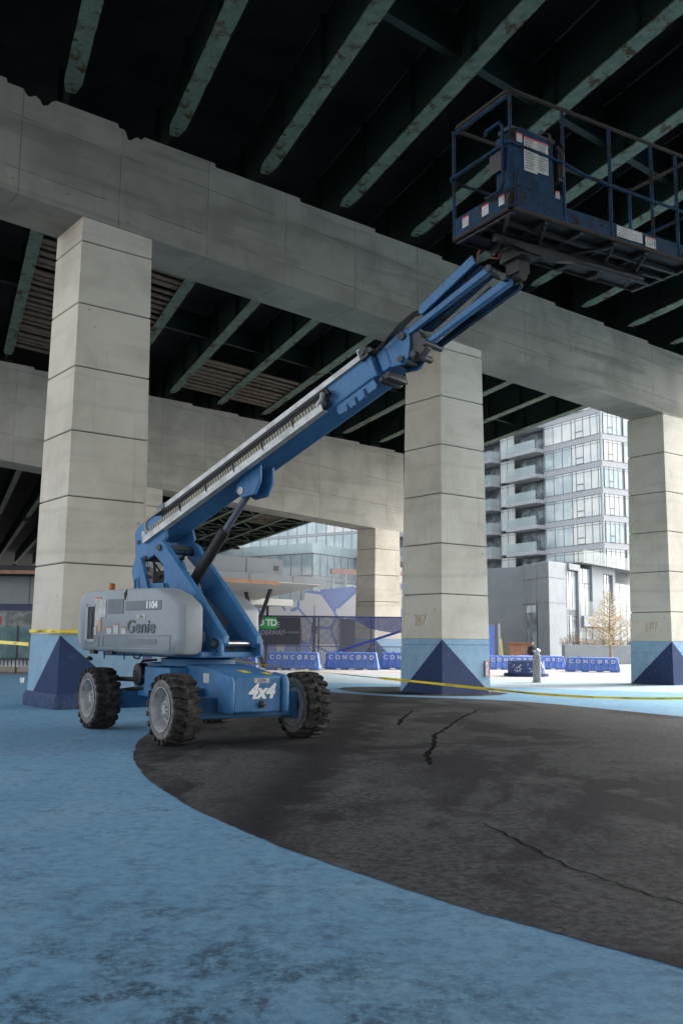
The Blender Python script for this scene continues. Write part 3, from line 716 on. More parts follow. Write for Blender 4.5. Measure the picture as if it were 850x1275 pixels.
mb.box(-1.0,-.6,-.25,.25,2.25,2.75); child(mb, "hose_bundle", M_BLACK, lift, smooth=True)
mb = MB(FT); mb.box(-.98,-.45,-.44,.44,2.42,2.52); mb.box(-.5,-.4,-.40,-.32,2.3,3.0); child(mb, "riser_crossmember", M_BLUE, lift, bevel=.01)

# boom (frame: x along the boom, y across, z square to it)
TH = math.radians(22.2)
FB = FT @ Matrix.Translation((0, 0, 3.72)) @ Matrix.Rotation(-TH, 4, 'Y')
def bmM(): return MB(FB)
boom = child(bmM().box(-1.15, 4.42, -.27, .27, 0, .38), "boom", M_BLUE, lift, bevel=.035)
headp = [(-1.46,3.46),(-1.42,3.02),(-1.20,2.90),(-.79,3.06),(-.55,3.34),(-.70,3.72),(-1.02,3.72),(-1.38,3.55)]
for y in (-.34, .28): child(MB(FT).prism(headp, y, y+.06, 'y'), "boom_heel", M_BLUE, lift, bevel=.012)
mb = MB(FT); mb.tube([(-1.33,-.36,3.28),(-1.33,.36,3.28)], .04, 12); mb.tube([(-1.12,-.37,2.98),(-1.12,.37,2.98)], .05, 12); mb.tube([(-.62,-.45,3.14),(-.62,.45,3.14)], .055, 12); child(mb, "heel_pin", M_DARK, lift, smooth=True)
mb = MB(FT); mb.lathe([(.055,-.348),(.055,-.34)], 16, 'y', (-1.2,0,3.42)); child(mb, "decal", M_WHITE, lift)
up = child(bmM().box(-.62, 4.36, -.31, -.20, .365, .455), "cable_tray", M_ALU, lift, bevel=.006)
mb = bmM(); mb.box(-.75,-.55,-.33,-.18,.37,.48); mb.box(-.86,-.74,-.30,-.2,.36,.42); child(mb, "tray_bracket", M_HOODP, lift, bevel=.01)
lo = bmM(); lo.box(-1.22, 3.42, -.40, -.385, .0, .10); lo.box(-1.22, 3.42, -.40, -.28, -.012, 0.0); child(lo, "cable_tray", M_ALU, lift)
mb = bmM()
for k in range(5):
    x = -.1 + k*.72; mb.box(x, x+.02, -.415, -.29, .06, .20)
child(mb, "tray_clip", M_DARK, lift)
M_CHAIN = plain("cable_chain", (.30,.28,.21), .6, c2=(.15,.14,.11))
mb = bmM(); nl = 66
for k in range(nl):
    x = -.98 + k*(4.28/nl); mb.box(x, x+.044, -.385, -.30, .095, .195); mb.box(x+.044, x+.064, -.365, -.31, .12, .17)
chain = child(mb, "cable_chain", M_CHAIN, lift)
mb = bmM()
for k in range(9):
    a = math.pi/2 + math.pi*k/8; x, z = -1.0 + .13*math.cos(a), .245 + .13*math.sin(a)
    mb.box(x-.025, x+.025, -.36, -.30, z-.03, z+.03)
mb.box(-1.0,-.6,-.36,-.30,.345,.385); child(mb, "cable_chain", M_CHAIN, lift)
mb = bmM()
for n_, y_ in ((.235,-.30),(.275,-.295),(.315,-.30),(.345,-.29)): mb.tube([(-.95,y_,n_),(1.0,y_-.008,n_-.005),(3.0,y_,n_),(3.46,y_-.01,n_-.01)], .021, 8)
child(mb, "hose_bundle", M_BLACK, lift, smooth=True)  # black hoses added to darken the boom side between tray and chain
mb = bmM(); mb.tube([(3.3,-.345,.14),(3.45,-.37,.17),(3.52,-.40,.24)], .045, 10); child(mb, "chain_end", M_ALU, lift, smooth=True)
mb = bmM()
for k in range(3):
    mb.tube([(3.2,-.32-.02*k,.05),(3.52,-.36,.06+.02*k),(3.62,-.37,.17),(3.56,-.35,.28),(3.42,-.31,.27)], .035, 8)
child(mb, "hose_loop", M_BLACK, lift, smooth=True)
mb = bmM(); mb.box(4.36,4.46,-.29,.29,-.01,.40); child(mb, "wear_collar", M_BLUE, lift, bevel=.02)
mb = bmM(); mb.box(4.30,4.46,-.34,-.15,.33,.50); mb.tube([(4.38,-.36,.43),(4.38,-.1,.43)], .05, 10); mb.tube([(4.50,-.33,.40),(4.50,-.12,.40)], .04, 10); child(mb, "tray_roller", M_DARK, lift)
mb = bmM(); mb.box(4.28,4.34,-.335,-.30,.36,.52); child(mb, "tray_end", M_ALU, lift)
br = [(3.60,-.02),(4.36,-.02),(4.38,-.10),(4.33,-.16),(4.20,-.165),(4.185,-.06),(4.13,-.06),(4.11,-.17),(4.00,-.18),(3.985,-.08),(3.93,-.08),(3.91,-.185),(3.82,-.185),(3.80,-.10),(3.75,-.10),(3.73,-.185),(3.60,-.17),(3.57,-.10)]
for y in (-.27,): child(bmM().prism(br, y, y+.03, 'y'), "slotted_bracket", M_BLUE, lift)
mb = bmM(); mb.box(4.40,4.62,-.2,.2,-.10,.0); mb.tube([(4.46,-.24,-.07),(4.46,.24,-.07)], .04, 10); mb.tube([(4.58,-.24,-.09),(4.58,.24,-.09)], .035, 10); child(mb, "wear_pad", M_DARK, lift, bevel=.01)
child(bmM().box(4.50, 4.72, -.20, .20, .03, .36), "boom_extension", M_BLUE, lift, bevel=.02)
hp_ = [(4.66,.02),(4.86,-.06),(5.0,-.02),(5.10,.16),(5.15,.38),(5.02,.46),(4.86,.42),(4.66,.37)]
for y in (-.2, .15): child(bmM().prism(hp_, y, y+.05, 'y'), "boom_tip", M_BLUE, lift, bevel=.012)
mb = bmM(); mb.box(4.7,4.98,-.15,.15,.04,.34); mb.tube([(5.02,-.24,.32),(5.02,.24,.32)], .055, 14); mb.tube([(4.88,-.24,.02),(4.88,.24,.02)], .05, 14); child(mb, "tip_block", M_DARK, lift)
# cylinder mount and lift cylinder
cm = [(1.04,3.98),(1.08,4.12),(1.3,4.27),(1.62,4.38),(1.62,4.12),(1.50,3.90),(1.20,3.87)]
for y in (-.20, .08): child(MB(FT).prism(cm, y, y+.06, 'y'), "cylinder_mount", M_BLUE, lift, bevel=.015)
mb = MB(FT); mb.lathe([(.065,-.215),(.065,-.20)], 16, 'y', (1.18,0,3.99)); child(mb, "mount_pin", M_WHITE, lift)
child(MB(FT).tube([(-.42,0,2.30),(.60,0,3.40)], .098, 20), "cylinder_barrel", M_BLACK, lift, smooth=True)
child(MB(FT).tube([(.57,0,3.36),(1.16,0,3.97)], .058, 16), "cylinder_rod", plain("dark_rod", (.10,.12,.15), .35, c2=(.05,.06,.08)), lift, smooth=True)
mb = MB(FT); mb.tube([(-.4,.11,2.36),(.55,.11,3.42)], .018, 6); child(mb, "cylinder_hose", M_DARK, lift)
# jib
jt = [(4.79,6.20),(4.80,6.31),(5.70,6.84),(5.76,6.71),(4.86,6.19)]
child(MB(FT).prism(jt, -.17, -.11, 'y'), "jib_side_plate", M_BLUE, lift, bevel=.006)
child(MB(FT).prism([(4.72,6.02),(4.80,6.22),(5.72,6.73),(6.0,6.6),(4.85,5.98)], -.08, .10, 'y'), "jib_arm", M_DKBL, lift, bevel=.02)
child(MB(FT).prism([(4.52,5.88),(4.50,5.97),(5.98,6.62),(6.04,6.54)], -.19, -.10, 'y'), "jib_link", M_BLUE, lift, bevel=.012)
child(MB(FT).prism([(4.86,5.72),(4.85,5.80),(6.22,6.43),(6.30,6.36),(6.25,6.30)], -.12, -.03, 'y'), "jib_link", M_BLUE, lift, bevel=.015)
child(MB(FT).prism([(4.86,5.72),(4.85,5.80),(6.22,6.43),(6.30,6.36),(6.25,6.30)], .10, .19, 'y'), "jib_link", M_DKBL, lift, bevel=.015)
mb = MB(FT); mb.tube([(4.66,0,5.66),(5.5,0,6.13)], .035, 10); mb.tube([(5.4,0,6.08),(5.9,0,6.38)], .024, 10); child(mb, "jib_cylinder", M_BLACK, lift, smooth=True)
mb = MB(FT); mb.prism([(4.50,5.80),(4.62,5.56),(4.78,5.55),(4.92,5.70),(4.80,5.95),(4.62,6.02)], -.15, -.02, 'y'); child(mb, "jib_bracket", M_DARK, lift, bevel=.015)
mb = MB(FT)
for (x, z) in ((4.55,5.92),(4.72,5.62),(4.9,5.76),(5.98,6.56),(6.22,6.38)): mb.tube([(x,-.22,z),(x,.22,z)], .05, 12); child(mb, "jib_pin", M_DARK, lift, smooth=True); mb = MB(FT)
mb = MB(FT)
for k in range(4): mb.tube([(3.95,-.24,5.72),(4.25+.03*k,-.27-.02*k,5.82+.02*k),(4.5,-.24,6.0+.03*k),(4.72,-.18,6.18+.02*k),(4.95,-.1,6.24)], .017, 6)
child(mb, "hose_bundle", M_BLACK, lift, smooth=True)
mb = MB(FT); mb.tube([(5.72,-.1,6.74),(5.78,-.12,6.88),(5.9,-.12,6.94),(6.0,-.13,6.86),(5.98,-.12,6.74),(6.08,-.12,6.7),(6.16,-.12,6.8)], .016, 6); child(mb, "coiled_cable", plain("red_cable", (.28,.06,.04), .6), lift, smooth=True)

mb = MB(FC)
for x in (1.0,.75,.5,.25,0,-.25,-.5): child(MB(FC).lathe([(.018,0),(.018,-.012),(.008,-.016)], 8, 'y', (x,-.421,.56)), "bolt_head", M_DARK, chassis)
for (x, z) in ((.36,1.40),(.36,1.72),(.55,1.40),(1.0,1.38)): child(MB(FT).lathe([(.02,0),(.02,-.012),(.008,-.016)], 8, 'y', (x,-.461,z)), "bolt_head", M_DARK, lift)
# platform
PX, PY = Vector((.86, .51, 0)).normalized(), None
FP = frame(Vector((2.04, 11.0, 6.85)) - LC, PX)
PL, PW, PH = 3.35, 1.13, 1.58
plat = child(MB(FP).box(0, PL, 0, PW, 0, .03), "platform", M_BLACK, lift)
def pch(mb, n, m, **k): return child(mb, n, m, plat, **k)
mb = MB(FP)
for y in (.28, .52, .76): mb.box(.02, PL-.02, y-.025, y+.025, -.07, -.002)
for x in (.05, .6, 1.2, 1.8, 2.4, PL-.05): mb.box(x-.03, x+.03, .02, PW-.02, -.06, -.003)
for a, b in (((.0,.05),(.6,.95)),((.6,.05),(1.2,.95)),((1.2,.95),(1.8,.05)),((1.8,.05),(2.4,.95)),((2.4,.05),(3.0,.95))): mb.tube([(a[0],a[1],-.08),(b[0],b[1],-.08)], .022, 6)
pch(mb, "floor_frame", M_BLACK)
mb = MB(FP); mb.tube([(.03,0,.0),(PL,0,.0)], .032, 10); mb.tube([(0,.03,.0),(0,PW,.0)], .032, 10); mb.tube([(0,PW,0),(PL,PW,0)], .032, 10); mb.tube([(PL,0,0),(PL,PW,0)], .032, 10); pch(mb, "floor_rim", M_BEAR, smooth=True)
mb = MB(FP); mb.box(.66,.98,.55,1.0,-.24,-.08); mb.box(.72,.92,.70,.95,-.42,-.2); mb.tube([(.81,.70,-.46),(.81,.98,-.46)], .07, 12); mb.tube([(.2,.55,-.13),(2.9,.55,-.13)], .05, 10); mb.prism([(.2,-.14),(.75,-.22),(1.3,-.22),(2.0,-.11),(.2,-.10)], .5, .6, 'y'); pch(mb, "platform_mount", M_BLACK)
posts = [(0,0),(.88,0),(1.72,0),(2.52,0),(3.02,0),(PL,0),(0,PW),(.98,PW),(2.0,PW),(PL,PW)]
for x, y in posts:
    pch(MB(FP).tube([(x,y,.0),(x,y,PH-.05)], .024, 8), "post", M_DKBL, smooth=True)
mb = MB(FP); r = .12; loop = []
for (x, y) in ((0,0),(PL,0),(PL,PW),(0,PW)):
    pass
def rrect(x0, x1, y0, y1, z, r=.1, closed=True):
    pts = []
    for cx, cy, a0 in ((x1-r,y1-r,0),(x0+r,y1-r,90),(x0+r,y0+r,180),(x1-r,y0+r,270)):
        for k in range(5): a = math.radians(a0+22.5*k); pts.append((cx+r*math.cos(a), cy+r*math.sin(a), z))
    pts.append(pts[0]); return pts
pch(MB(FP).tube(rrect(0,PL,0,PW,PH-.02), .025, 8), "top_rail", M_BEAR, smooth=True)
mb = MB(FP); mb.tube([(0,-.01,PH-.09),(0,PW,PH-.09)], .023, 8); pch(mb, "end_rail", M_DKBL, smooth=True)
mb = MB(FP); mb.tube([(0,-.06,.84),(-.05,.0,.84),(-.05,PW,.84),(0,PW+.05,.84)], .024, 8); mb.tube([(0,PW,.8),(PL,PW,.8)], .022, 8); mb.tube([(.0,-.03,.84),(.88,-.03,.80),(1.2,-.03,.74),(1.72,-.02,.72),(2.5,-.02,.72),(PL,0,.72)], .022, 8); mb.tube([(PL,0,.75),(PL,PW,.75)], .022, 8); pch(mb, "mid_rail", M_DKBL, smooth=True)
mb = MB(FP); mb.tube([(-.05,.42,1.12),(-.08,.36,1.14),(-.08,.10,1.14),(-.08,.05,1.06),(-.08,.05,.32),(-.08,.10,.24),(-.08,.36,.24),(-.05,.42,.28)], .022, 8); pch(mb, "guard_loop", M_DKBL, smooth=True)
mb = MB(FP); mb.box(-.015,.0,.03,PW-.03,.02,.27); mb.box(.03,.86,-.012,.0,.02,.36); mb.box(.90,PL-.03,-.012,.0,.02,.22); mb.box(.03,PL-.03,PW,PW+.012,.02,.22); mb.box(PL,PL+.012,.03,PW-.03,.02,.22)
pch(mb, "toe_board", M_DKBL)
mb = MB(FP); mb.prism([(.02,.30),(.02,1.02),(.15,1.10),(.62,1.06),(.70,.98),(.70,.30)], -.02, .30, 'y'); pch(mb, "control_box", M_DKBL, bevel=.015)
mb = MB(FP); mb.box(.05,.8,.05,.28,1.08,1.13); mb.tube([(.55,.1,1.1),(.6,.1,1.22),(.75,.1,1.22),(.8,.1,1.1)], .018, 6); mb.tube([(.2,.2,1.1),(.2,.2,1.2)], .02, 6); mb.tube([(.35,.2,1.1),(.36,.2,1.22)], .025, 6); pch(mb, "control_console", M_DARK)
mb = MB(FP); mb.box(.78,.86,-.02,.2,.55,.95); mb.tube([(.75,-.02,1.0),(.85,-.02,.9),(.83,-.02,.6)], .03, 8); pch(mb, "cable_coil", M_BLACK); pch(MB(FP).box(-.03,.0,.12,.36,.55,.85), "mud_flap", M_BLACK)
def placard(x0, x1, z0, z1, lines=6, red=True, y=-.026, end=False, name="placard"):
    def bx(a, b, c, d, th):
        return MB(FP).box(a, b, y-th, y, c, d) if not end else MB(FP).box(y-th, y, a, b, c, d)
    o = pch(bx(x0, x1, z0, z1, .004), name, M_WHITE)
    mb = MB(FP); w = x1-x0
    for k in range(lines):
        zz = z1 - (z1-z0)*(k+1.2)/(lines+1.2); ww = w*random.uniform(.5,.86)
        mb.box(x0+w*.07, x0+w*.07+ww, y-.0055, y-.003, zz, zz+(z1-z0)*.035) if not end else mb.box(y-.0055, y-.003, x0+w*.07, x0+w*.07+ww, zz, zz+(z1-z0)*.035)
    pch(mb, "print_lines", M_LINE)
    if red: pch(bx(x0, x1, z1-.02, z1, .006), "red_header", M_RED)
placard(.08,.17,.88,1.0,3); placard(.20,.42,.53,.98,12); placard(.425,.60,.56,.98,12); placard(.72,.79,.30,.40,3,True,-.018)
placard(1.80,2.28,.05,.20,4,False,-.018); placard(2.34,2.54,.03,.18,3,True,-.018)
placard(.10,.20,.09,.22,3,True,-.019,True); placard(.40,.53,.08,.22,2,True,-.019,True); placard(.80,.93,.08,.22,3,True,-.019,True)
mb = MB(FP)                                               # big rust patches on the end board
for (y, z, w, h) in ((.55,.12,.16,.1),(.30,.20,.12,.08),(.66,.2,.1,.06),(.05,.15,.1,.12)):
    n = 9; mb.add([(-.0185, y+w*.5*math.cos(2*math.pi*k/n)*random.uniform(.6,1.2), z+h*.5*math.sin(2*math.pi*k/n)*random.uniform(.5,1.2)) for k in range(n)], [tuple(range(n))])
pch(mb, "rust_patch", M_BEAR)

# ------------------------------------------------------------------ caution tape
def ribbon(pts, w, name, label, texts=(), group="yellow caution tape", twist=False):
    P = [Vector(p) for p in pts]; Q = []
    for i in range(len(P)-1):
        p0, p1, p2, p3 = P[max(i-1,0)], P[i], P[i+1], P[min(i+2,len(P)-1)]
        for k in range(8):
            t = k/8; Q.append(.5*((2*p1)+(p2-p0)*t+(2*p0-5*p1+4*p2-p3)*t*t+(3*p1-p0-3*p2+p3)*t*t*t))
    Q.append(P[-1]); mb = MB(); vs = []
    for i, q in enumerate(Q):
        tw = .5*math.sin(i*.33)+.2*math.sin(i*.9) + (1.15 if twist and i < 30 else 0); d = (Q[min(i+1,len(Q)-1)]-Q[max(i-1,0)]).normalized(); side = d.cross(Vector((0,0,1)))
        u = Vector((0,0,math.cos(tw))) + side*math.sin(tw)*.8
        vs += [tuple(q+u*w/2), tuple(q-u*w/2)]
    mb.add(vs, [(2*i,2*i+1,2*i+3,2*i+2) for i in range(len(Q)-1)])
    o = mb.build(name, M_YEL); so = o.modifiers.new("thickness", 'SOLIDIFY'); so.thickness = .002
    tag(o, label, "caution tape", group)
    for i in texts:
        if i+1 >= len(Q): continue
        d = (Q[i+1]-Q[i]).normalized(); n = Vector((d.y, -d.x, 0)); tw = .5*math.sin(i*.33)+.2*math.sin(i*.9) + (1.15 if twist and i < 30 else 0); side = d.cross(Vector((0,0,1)))
        upv = (Vector((0,0,math.cos(tw)))+side*math.sin(tw)*.8).normalized(); n = d.cross(upv)
        n = n if n.y < 0 else -n
        text("tape_lettering", "CAUTION", w*.72, M_BLACK, face_m(Q[i]+n*.006, d, n), o, extrude=.0005)
k = TAP*8.4+.03
c1 = W(CW+k, -k); c2 = W(-k, -k); c3 = W(-k, CD+k)
ribbon([tuple(c1+Vector((0,0,1.70))),(-3.9,22.38,1.42),(-2.42,22.4,1.07),(-.45,22.6,.82),(1.57,22.75,.63),(3.6,23.1,.43),(5.2,23.4,.29),(7.0,23.6,.22),(8.8,23.7,.24),(11,23.8,.4)], .062, "caution_tape", "yellow caution tape sagging across in front of the middle column towards the right edge", [k for k in range(32, 70, 4)], twist=True)
ribbon([tuple(W(CW+k, CD+k)+Vector((0,0,1.71))), tuple(W(CW+k,-k)+Vector((0,0,1.70))), tuple(W(CW*.5,-k)+Vector((0,0,1.70))), tuple(c2+Vector((0,0,1.70))), tuple(W(-k,CD*.5)+Vector((0,0,1.71))), tuple(c3+Vector((0,0,1.71)))], .07, "caution_tape", "yellow caution tape wound round the concrete column behind the boom lift", [11, 18, 26, 34])
ribbon([tuple(c3+Vector((0,0,1.40))),(-9.5,25.6,1.44),(-12.5,29.5,1.42),(-16,33,1.35)], .085, "caution_tape", "bright yellow caution tape stretching off to the left picture edge", [3,8,13])

# ------------------------------------------------------------------ barriers
M_BARR = plain("barrier_blue", (.10,.19,.55), .5, c2=(.16,.26,.60), scale=2.5, amt=.7)
def make_barrier():
    root = thing("traffic_barrier", "", "barrier", None, "blue water filled barriers")
    L, H = 2.94, .90
    mb = MB(); prof = [(-.30,.06),(-.30,.16),(-.17,.42),(-.13,H-.06),(-.10,H),(.10,H),(.13,H-.06),(.17,.42),(.30,.16),(.30,.06)]
    # slanted ends: narrower at the top
    rings = []
    for x, tp in ((-L/2, 1), (L/2, 1)):
        sg = -1 if x < 0 else 1
        rings.append([(x - sg*.16*(z/H), y, z) for y, z in prof])
    mb.loft(rings); mb.build("body", M_BARR, root, bevel=.025)
    rb = MB(); n = 7; pitch = (L-.5)/n
    for k in range(n+1):
        x = -L/2+.25+pitch*k
        for sg in (-1, 1):
            rb.loft([[(x-.055, sg*.298, .17), (x+.055, sg*.298, .17), (x+.045, sg*.168, .43), (x-.045, sg*.168, .43)],
                     [(x-.045, sg*.335, .17), (x+.035, sg*.335, .17), (x+.03, sg*.205, .43), (x-.035, sg*.205, .43)]])
            rb.loft([[(x-.045, sg*.166, .43), (x+.045, sg*.166, .43), (x+.04, sg*.12, H-.03), (x-.04, sg*.12, H-.03)],
                     [(x-.035, sg*.205, .43), (x+.03, sg*.205, .43), (x+.025, sg*.145, H-.03), (x-.03, sg*.145, H-.03)]])
    rb.build("rib", M_BARR, root, bevel=.008)
    for x0, x1 in ((-L/2+.1,-.9),(-.55,-.2),(.2,.55),(.9,L/2-.1)): MB().box(x0, x1, -.28, .28, 0, .07).build("foot", M_BARR, root)
    MB().box(-.75,-.6,-.06,.06,H-.01,H+.05).build("filler_cap", M_BARR, root)
    lt = []
    word = "CONC\u00d8RD"
    for sg in (-1, 1):
        for k2, ch in enumerate(word):
            x = (-L/2+.25+pitch*(k2+.5))*.86
            lt.append((ch, sg, x))
    vsl = None
    for sg in (-1, 1):
        sl = Vector((0, .04/.42*1, 1)).normalized() if sg < 0 else Vector((0, -.04/.42, 1)).normalized()
        nrm = Vector((0, sg*1, .1)).normalized(); xd = Vector((1,0,0)) if sg < 0 else Vector((-1,0,0))
        text("lettering", word, .31, M_LTR, face_m(Vector((0, sg*.178, .63)), xd, nrm), root, extrude=.004, spacing=1.85, bold=.004)
    return root
bar0 = make_barrier()
bars = [((-5.75,50.6),-.16,"blue barrier partly hidden behind the lift's front bracket, first of the row"),((-2.42,49.4),-.22,"blue barrier reading CONCORD below the grey banner, left of two fully visible ones"),((.62,50.6),-.20,"blue barrier reading CONCORD below the hanging fence mesh"),((3.55,51.6),-.16,"blue barrier cut off by the middle column's left side"),((9.5,53.2),.05,"blue barrier reading CONCORD behind the left of the round perforated planter"),((11.35,54.4),-.05,"blue barrier behind the bollard, its slanted right end showing"),((13.25,50.4),-.30,"pale sunlit blue barrier in front of the bare tree")]
for n, ((x, y), a, lab) in enumerate(bars):
    o = bar0 if n == 0 else copy_tree(bar0)
    o.location = (x, y, .004); o.rotation_euler = (0, 0, a); o['label'] = lab
    if n >= 4: o.scale = (.98, .98, .84)

# ------------------------------------------------------------------ bollard, planter, cup
mb = MB(); root = thing("bollard", "plain grey bollard standing in front of the round blue planter", "bollard", Matrix.Translation((7.56,36.9,0)))
MB().lathe([(.20,0),(.20,.03),(.155,.04),(.15,1.05),(.12,1.07)], 24).build("post", plain("bollard_grey", (.25,.265,.27), .6), root, smooth=True, angle=30)
MB().lathe([(.10,1.07),(.10,1.16),(.16,1.17),(.155,1.24),(.06,1.30),(0,1.30)], 24).build("cap", M_CHROME, root, smooth=True, angle=30)
def perforated():
    m, nt, b = nmat("perforated_blue"); v = coords(nt); vo = nd(nt, 'ShaderNodeTexVoronoi'); vo.inputs['Scale'].default_value = 9; nt.links.new(v, vo.inputs['Vector'])
    sp = nd(nt, 'ShaderNodeSeparateXYZ'); nt.links.new(v, sp.inputs[0])
    dots = mth(nt, 'LESS_THAN', vo.outputs['Distance'], .34)
    reg = ramp(nt, noise(nt, 1.2, 2, .5, v), .42, .5)
    band = mth(nt, 'MULTIPLY', mth(nt, 'GREATER_THAN', sp.outputs[2], .2), mth(nt, 'LESS_THAN', sp.outputs[2], .64))
    col = mix(nt, mth(nt, 'MULTIPLY', mth(nt, 'MULTIPLY', dots, band), reg), (.03,.06,.19), (.62,.66,.70)); nt.links.new(col, b.inputs['Base Color']); b.inputs['Roughness'].default_value = .5; return m
root = thing("planter", "round dark blue planter with a perforated dot pattern on a wide base", "planter", Matrix.Translation((8.45,43.6,0)))
MB().lathe([(.83,.12),(.83,.70),(.77,.71),(.75,.58)], 48).build("drum", perforated(), root, smooth=True, angle=30)
MB().lathe([(1.0,0),(1.0,.13),(.83,.135)], 48).build("base", M_DBLUE, root, smooth=True, angle=30)
MB().lathe([(.76,.57),(.4,.59),(0,.6)], 32).build("soil", M_TIMB, root)
o = MB(Matrix.Translation((-10.9,33.0,.004))).lathe([(.05,0),(.055,.005),(.075,.17),(.07,.172),(.052,.02)], 16).build("paper_cup", M_LTR); tag(o, "white paper cup left on the ground beside the column's blue base", "cup")

# ------------------------------------------------------------------ fence with banner and mesh
def mesh_mat(name, c, sc, hole):
    m, nt, b = nmat(name); v = coords(nt, (1,1,1))
    rot = nd(nt, 'ShaderNodeSeparateXYZ'); nt.links.new(v, rot.inputs[0])
    a = mth(nt, 'ADD', rot.outputs[0], rot.outputs[2]); bb = mth(nt, 'SUBTRACT', rot.outputs[0], rot.outputs[2])
    def ln(x): return mth(nt, 'LESS_THAN', mth(nt, 'FRACT', mth(nt, 'MULTIPLY', x, sc)), 1-hole)
    al = mth(nt, 'MAXIMUM', ln(a), ln(bb)); nt.links.new(al, b.inputs['Alpha']); b.inputs['Base Color'].default_value = rgb(c); b.inputs['Roughness'].default_value = .6; return m
M_LINK = mesh_mat("chain_link", (.25,.26,.30), 9, .84)
M_SCRIM = mesh_mat("blue_scrim", (.035,.05,.20), 14, .6)
fx0, fx1, fy = -7.0, 4.6, 52.6
Mf = frame((fx0, fy, 0), (1, .012)); fence = thing("chain_link_fence", "chain link fence with blue top mesh behind the barriers", "fence", Mf)
FLn = fx1-fx0
MB().add([(0,0,.1),(FLn,0,.1),(FLn,0,2.78),(0,0,2.78)], [(0,1,2,3)]).build("link_mesh", M_LINK, fence)
for k in range(5): MB().tube([(k*FLn/4,.03,0),(k*FLn/4,.03,2.85)], .04, 8).build("post", M_DARK, fence, smooth=True)
MB().tube([(0,.03,2.82),(FLn,.03,2.80)], .045, 8).build("top_rail", M_DBLUE, fence, smooth=True)
MB().add([(2.5,-.03,1.3),(7.2,-.03,1.3),(7.2,-.03,2.79),(2.5,-.03,2.79)], [(0,1,2,3)]).build("scrim", mesh_mat("grey_scrim", (.12,.12,.16), 16, .68), fence)
fab = MB(); nx = 16; top_, bot_ = [], []
for k in range(nx+1):
    a = k/nx; x = 7.3 + a*(FLn-7.3)
    top_.append((x, -.06, 2.80)); bot_.append((x, -.10-.05*math.sin(k*1.3), 2.74 - 1.05*math.sin(math.pi*min(1, a*.62+.06))*.75*min(1, a*3+.1)))
fab.add(top_+bot_, [(i, i+1, nx+2+i, nx+1+i) for i in range(nx)]); fab.build("fallen_mesh", mesh_mat("blue_scrim_dense", (.06,.075,.20), 14, .40), fence)
MB().add([(6.2,-.05,.62),(6.2,-.05,.74),(11.0,-.06,2.36),(11.3,-.06,2.30)], [(0,1,2,3)]).build("fallen_strip", plain("scrim_strip", (.04,.06,.28), .7), fence)
Mb = frame((-5.35, fy-.14, 0), (1, .012)); ban = thing("banner", "dark grey banner with a green square and pale capitals hung on the fence", "banner", Mb)
MB().box(.2,3.15,-.01,.01,1.25,2.75).build("cloth", plain("banner_grey", (.06,.06,.075), .7), ban)
MB().box(.75,1.85,-.03,-.012,2.12,2.76).build("green_square", plain("sign_green", (.02,.42,.06), .5), ban)
text("logo_lettering", "D", .5, M_LTR, face_m(Vector((.98,-.034,2.44)), (1,0,0), (0,-1,0)), ban, bold=.03)
text("logo_lettering", "TD", .5, M_LTR, face_m(Vector((1.56,-.034,2.44)), (1,0,0), (0,-1,0)), ban, bold=.02, spacing=.82)
M_BTXT = plain("banner_pale_print", (.42,.42,.46), .7)
text("banner_lettering", "SPACE", .42, M_BTXT, face_m(Vector((1.60,-.0145,2.33)), (1,0,0), (0,-1,0)), ban, extrude=.001, sx=.72)
text("banner_lettering", "UNDERWAY", .40, M_BTXT, face_m(Vector((1.42,-.014,1.90)), (1,0,0), (0,-1,0)), ban, extrude=.001, sx=.78)
text("banner_lettering", "by CONC\u00d8RD", .13, M_BTXT, face_m(Vector((2.72,-.014,1.93)), (1,0,0), (0,-1,0)), ban, extrude=.001)
# low railing behind
Mr = frame((-4.6, 54.4, 0), (1, 0)); rl = thing("guard_railing", "low grey guard railing with thin upright bars behind the fence", "railing", Mr)
mb = MB()
for k in range(64): mb.box(k*.14, k*.14+.025, 0, .025, .1, 1.15)
mb.build("bars", plain("rail_grey", (.16,.16,.18), .6), rl); mb = MB(); mb.box(0,9,-.02,.05,1.15,1.21); mb.box(0,9,-.02,.05,.06,.1)
for x in (0,2.25,4.5,6.75,8.95): mb.box(x,x+.05,-.02,.05,0,1.2)
mb.build("rail", plain("rail_grey2", (.15,.15,.17), .6), rl)

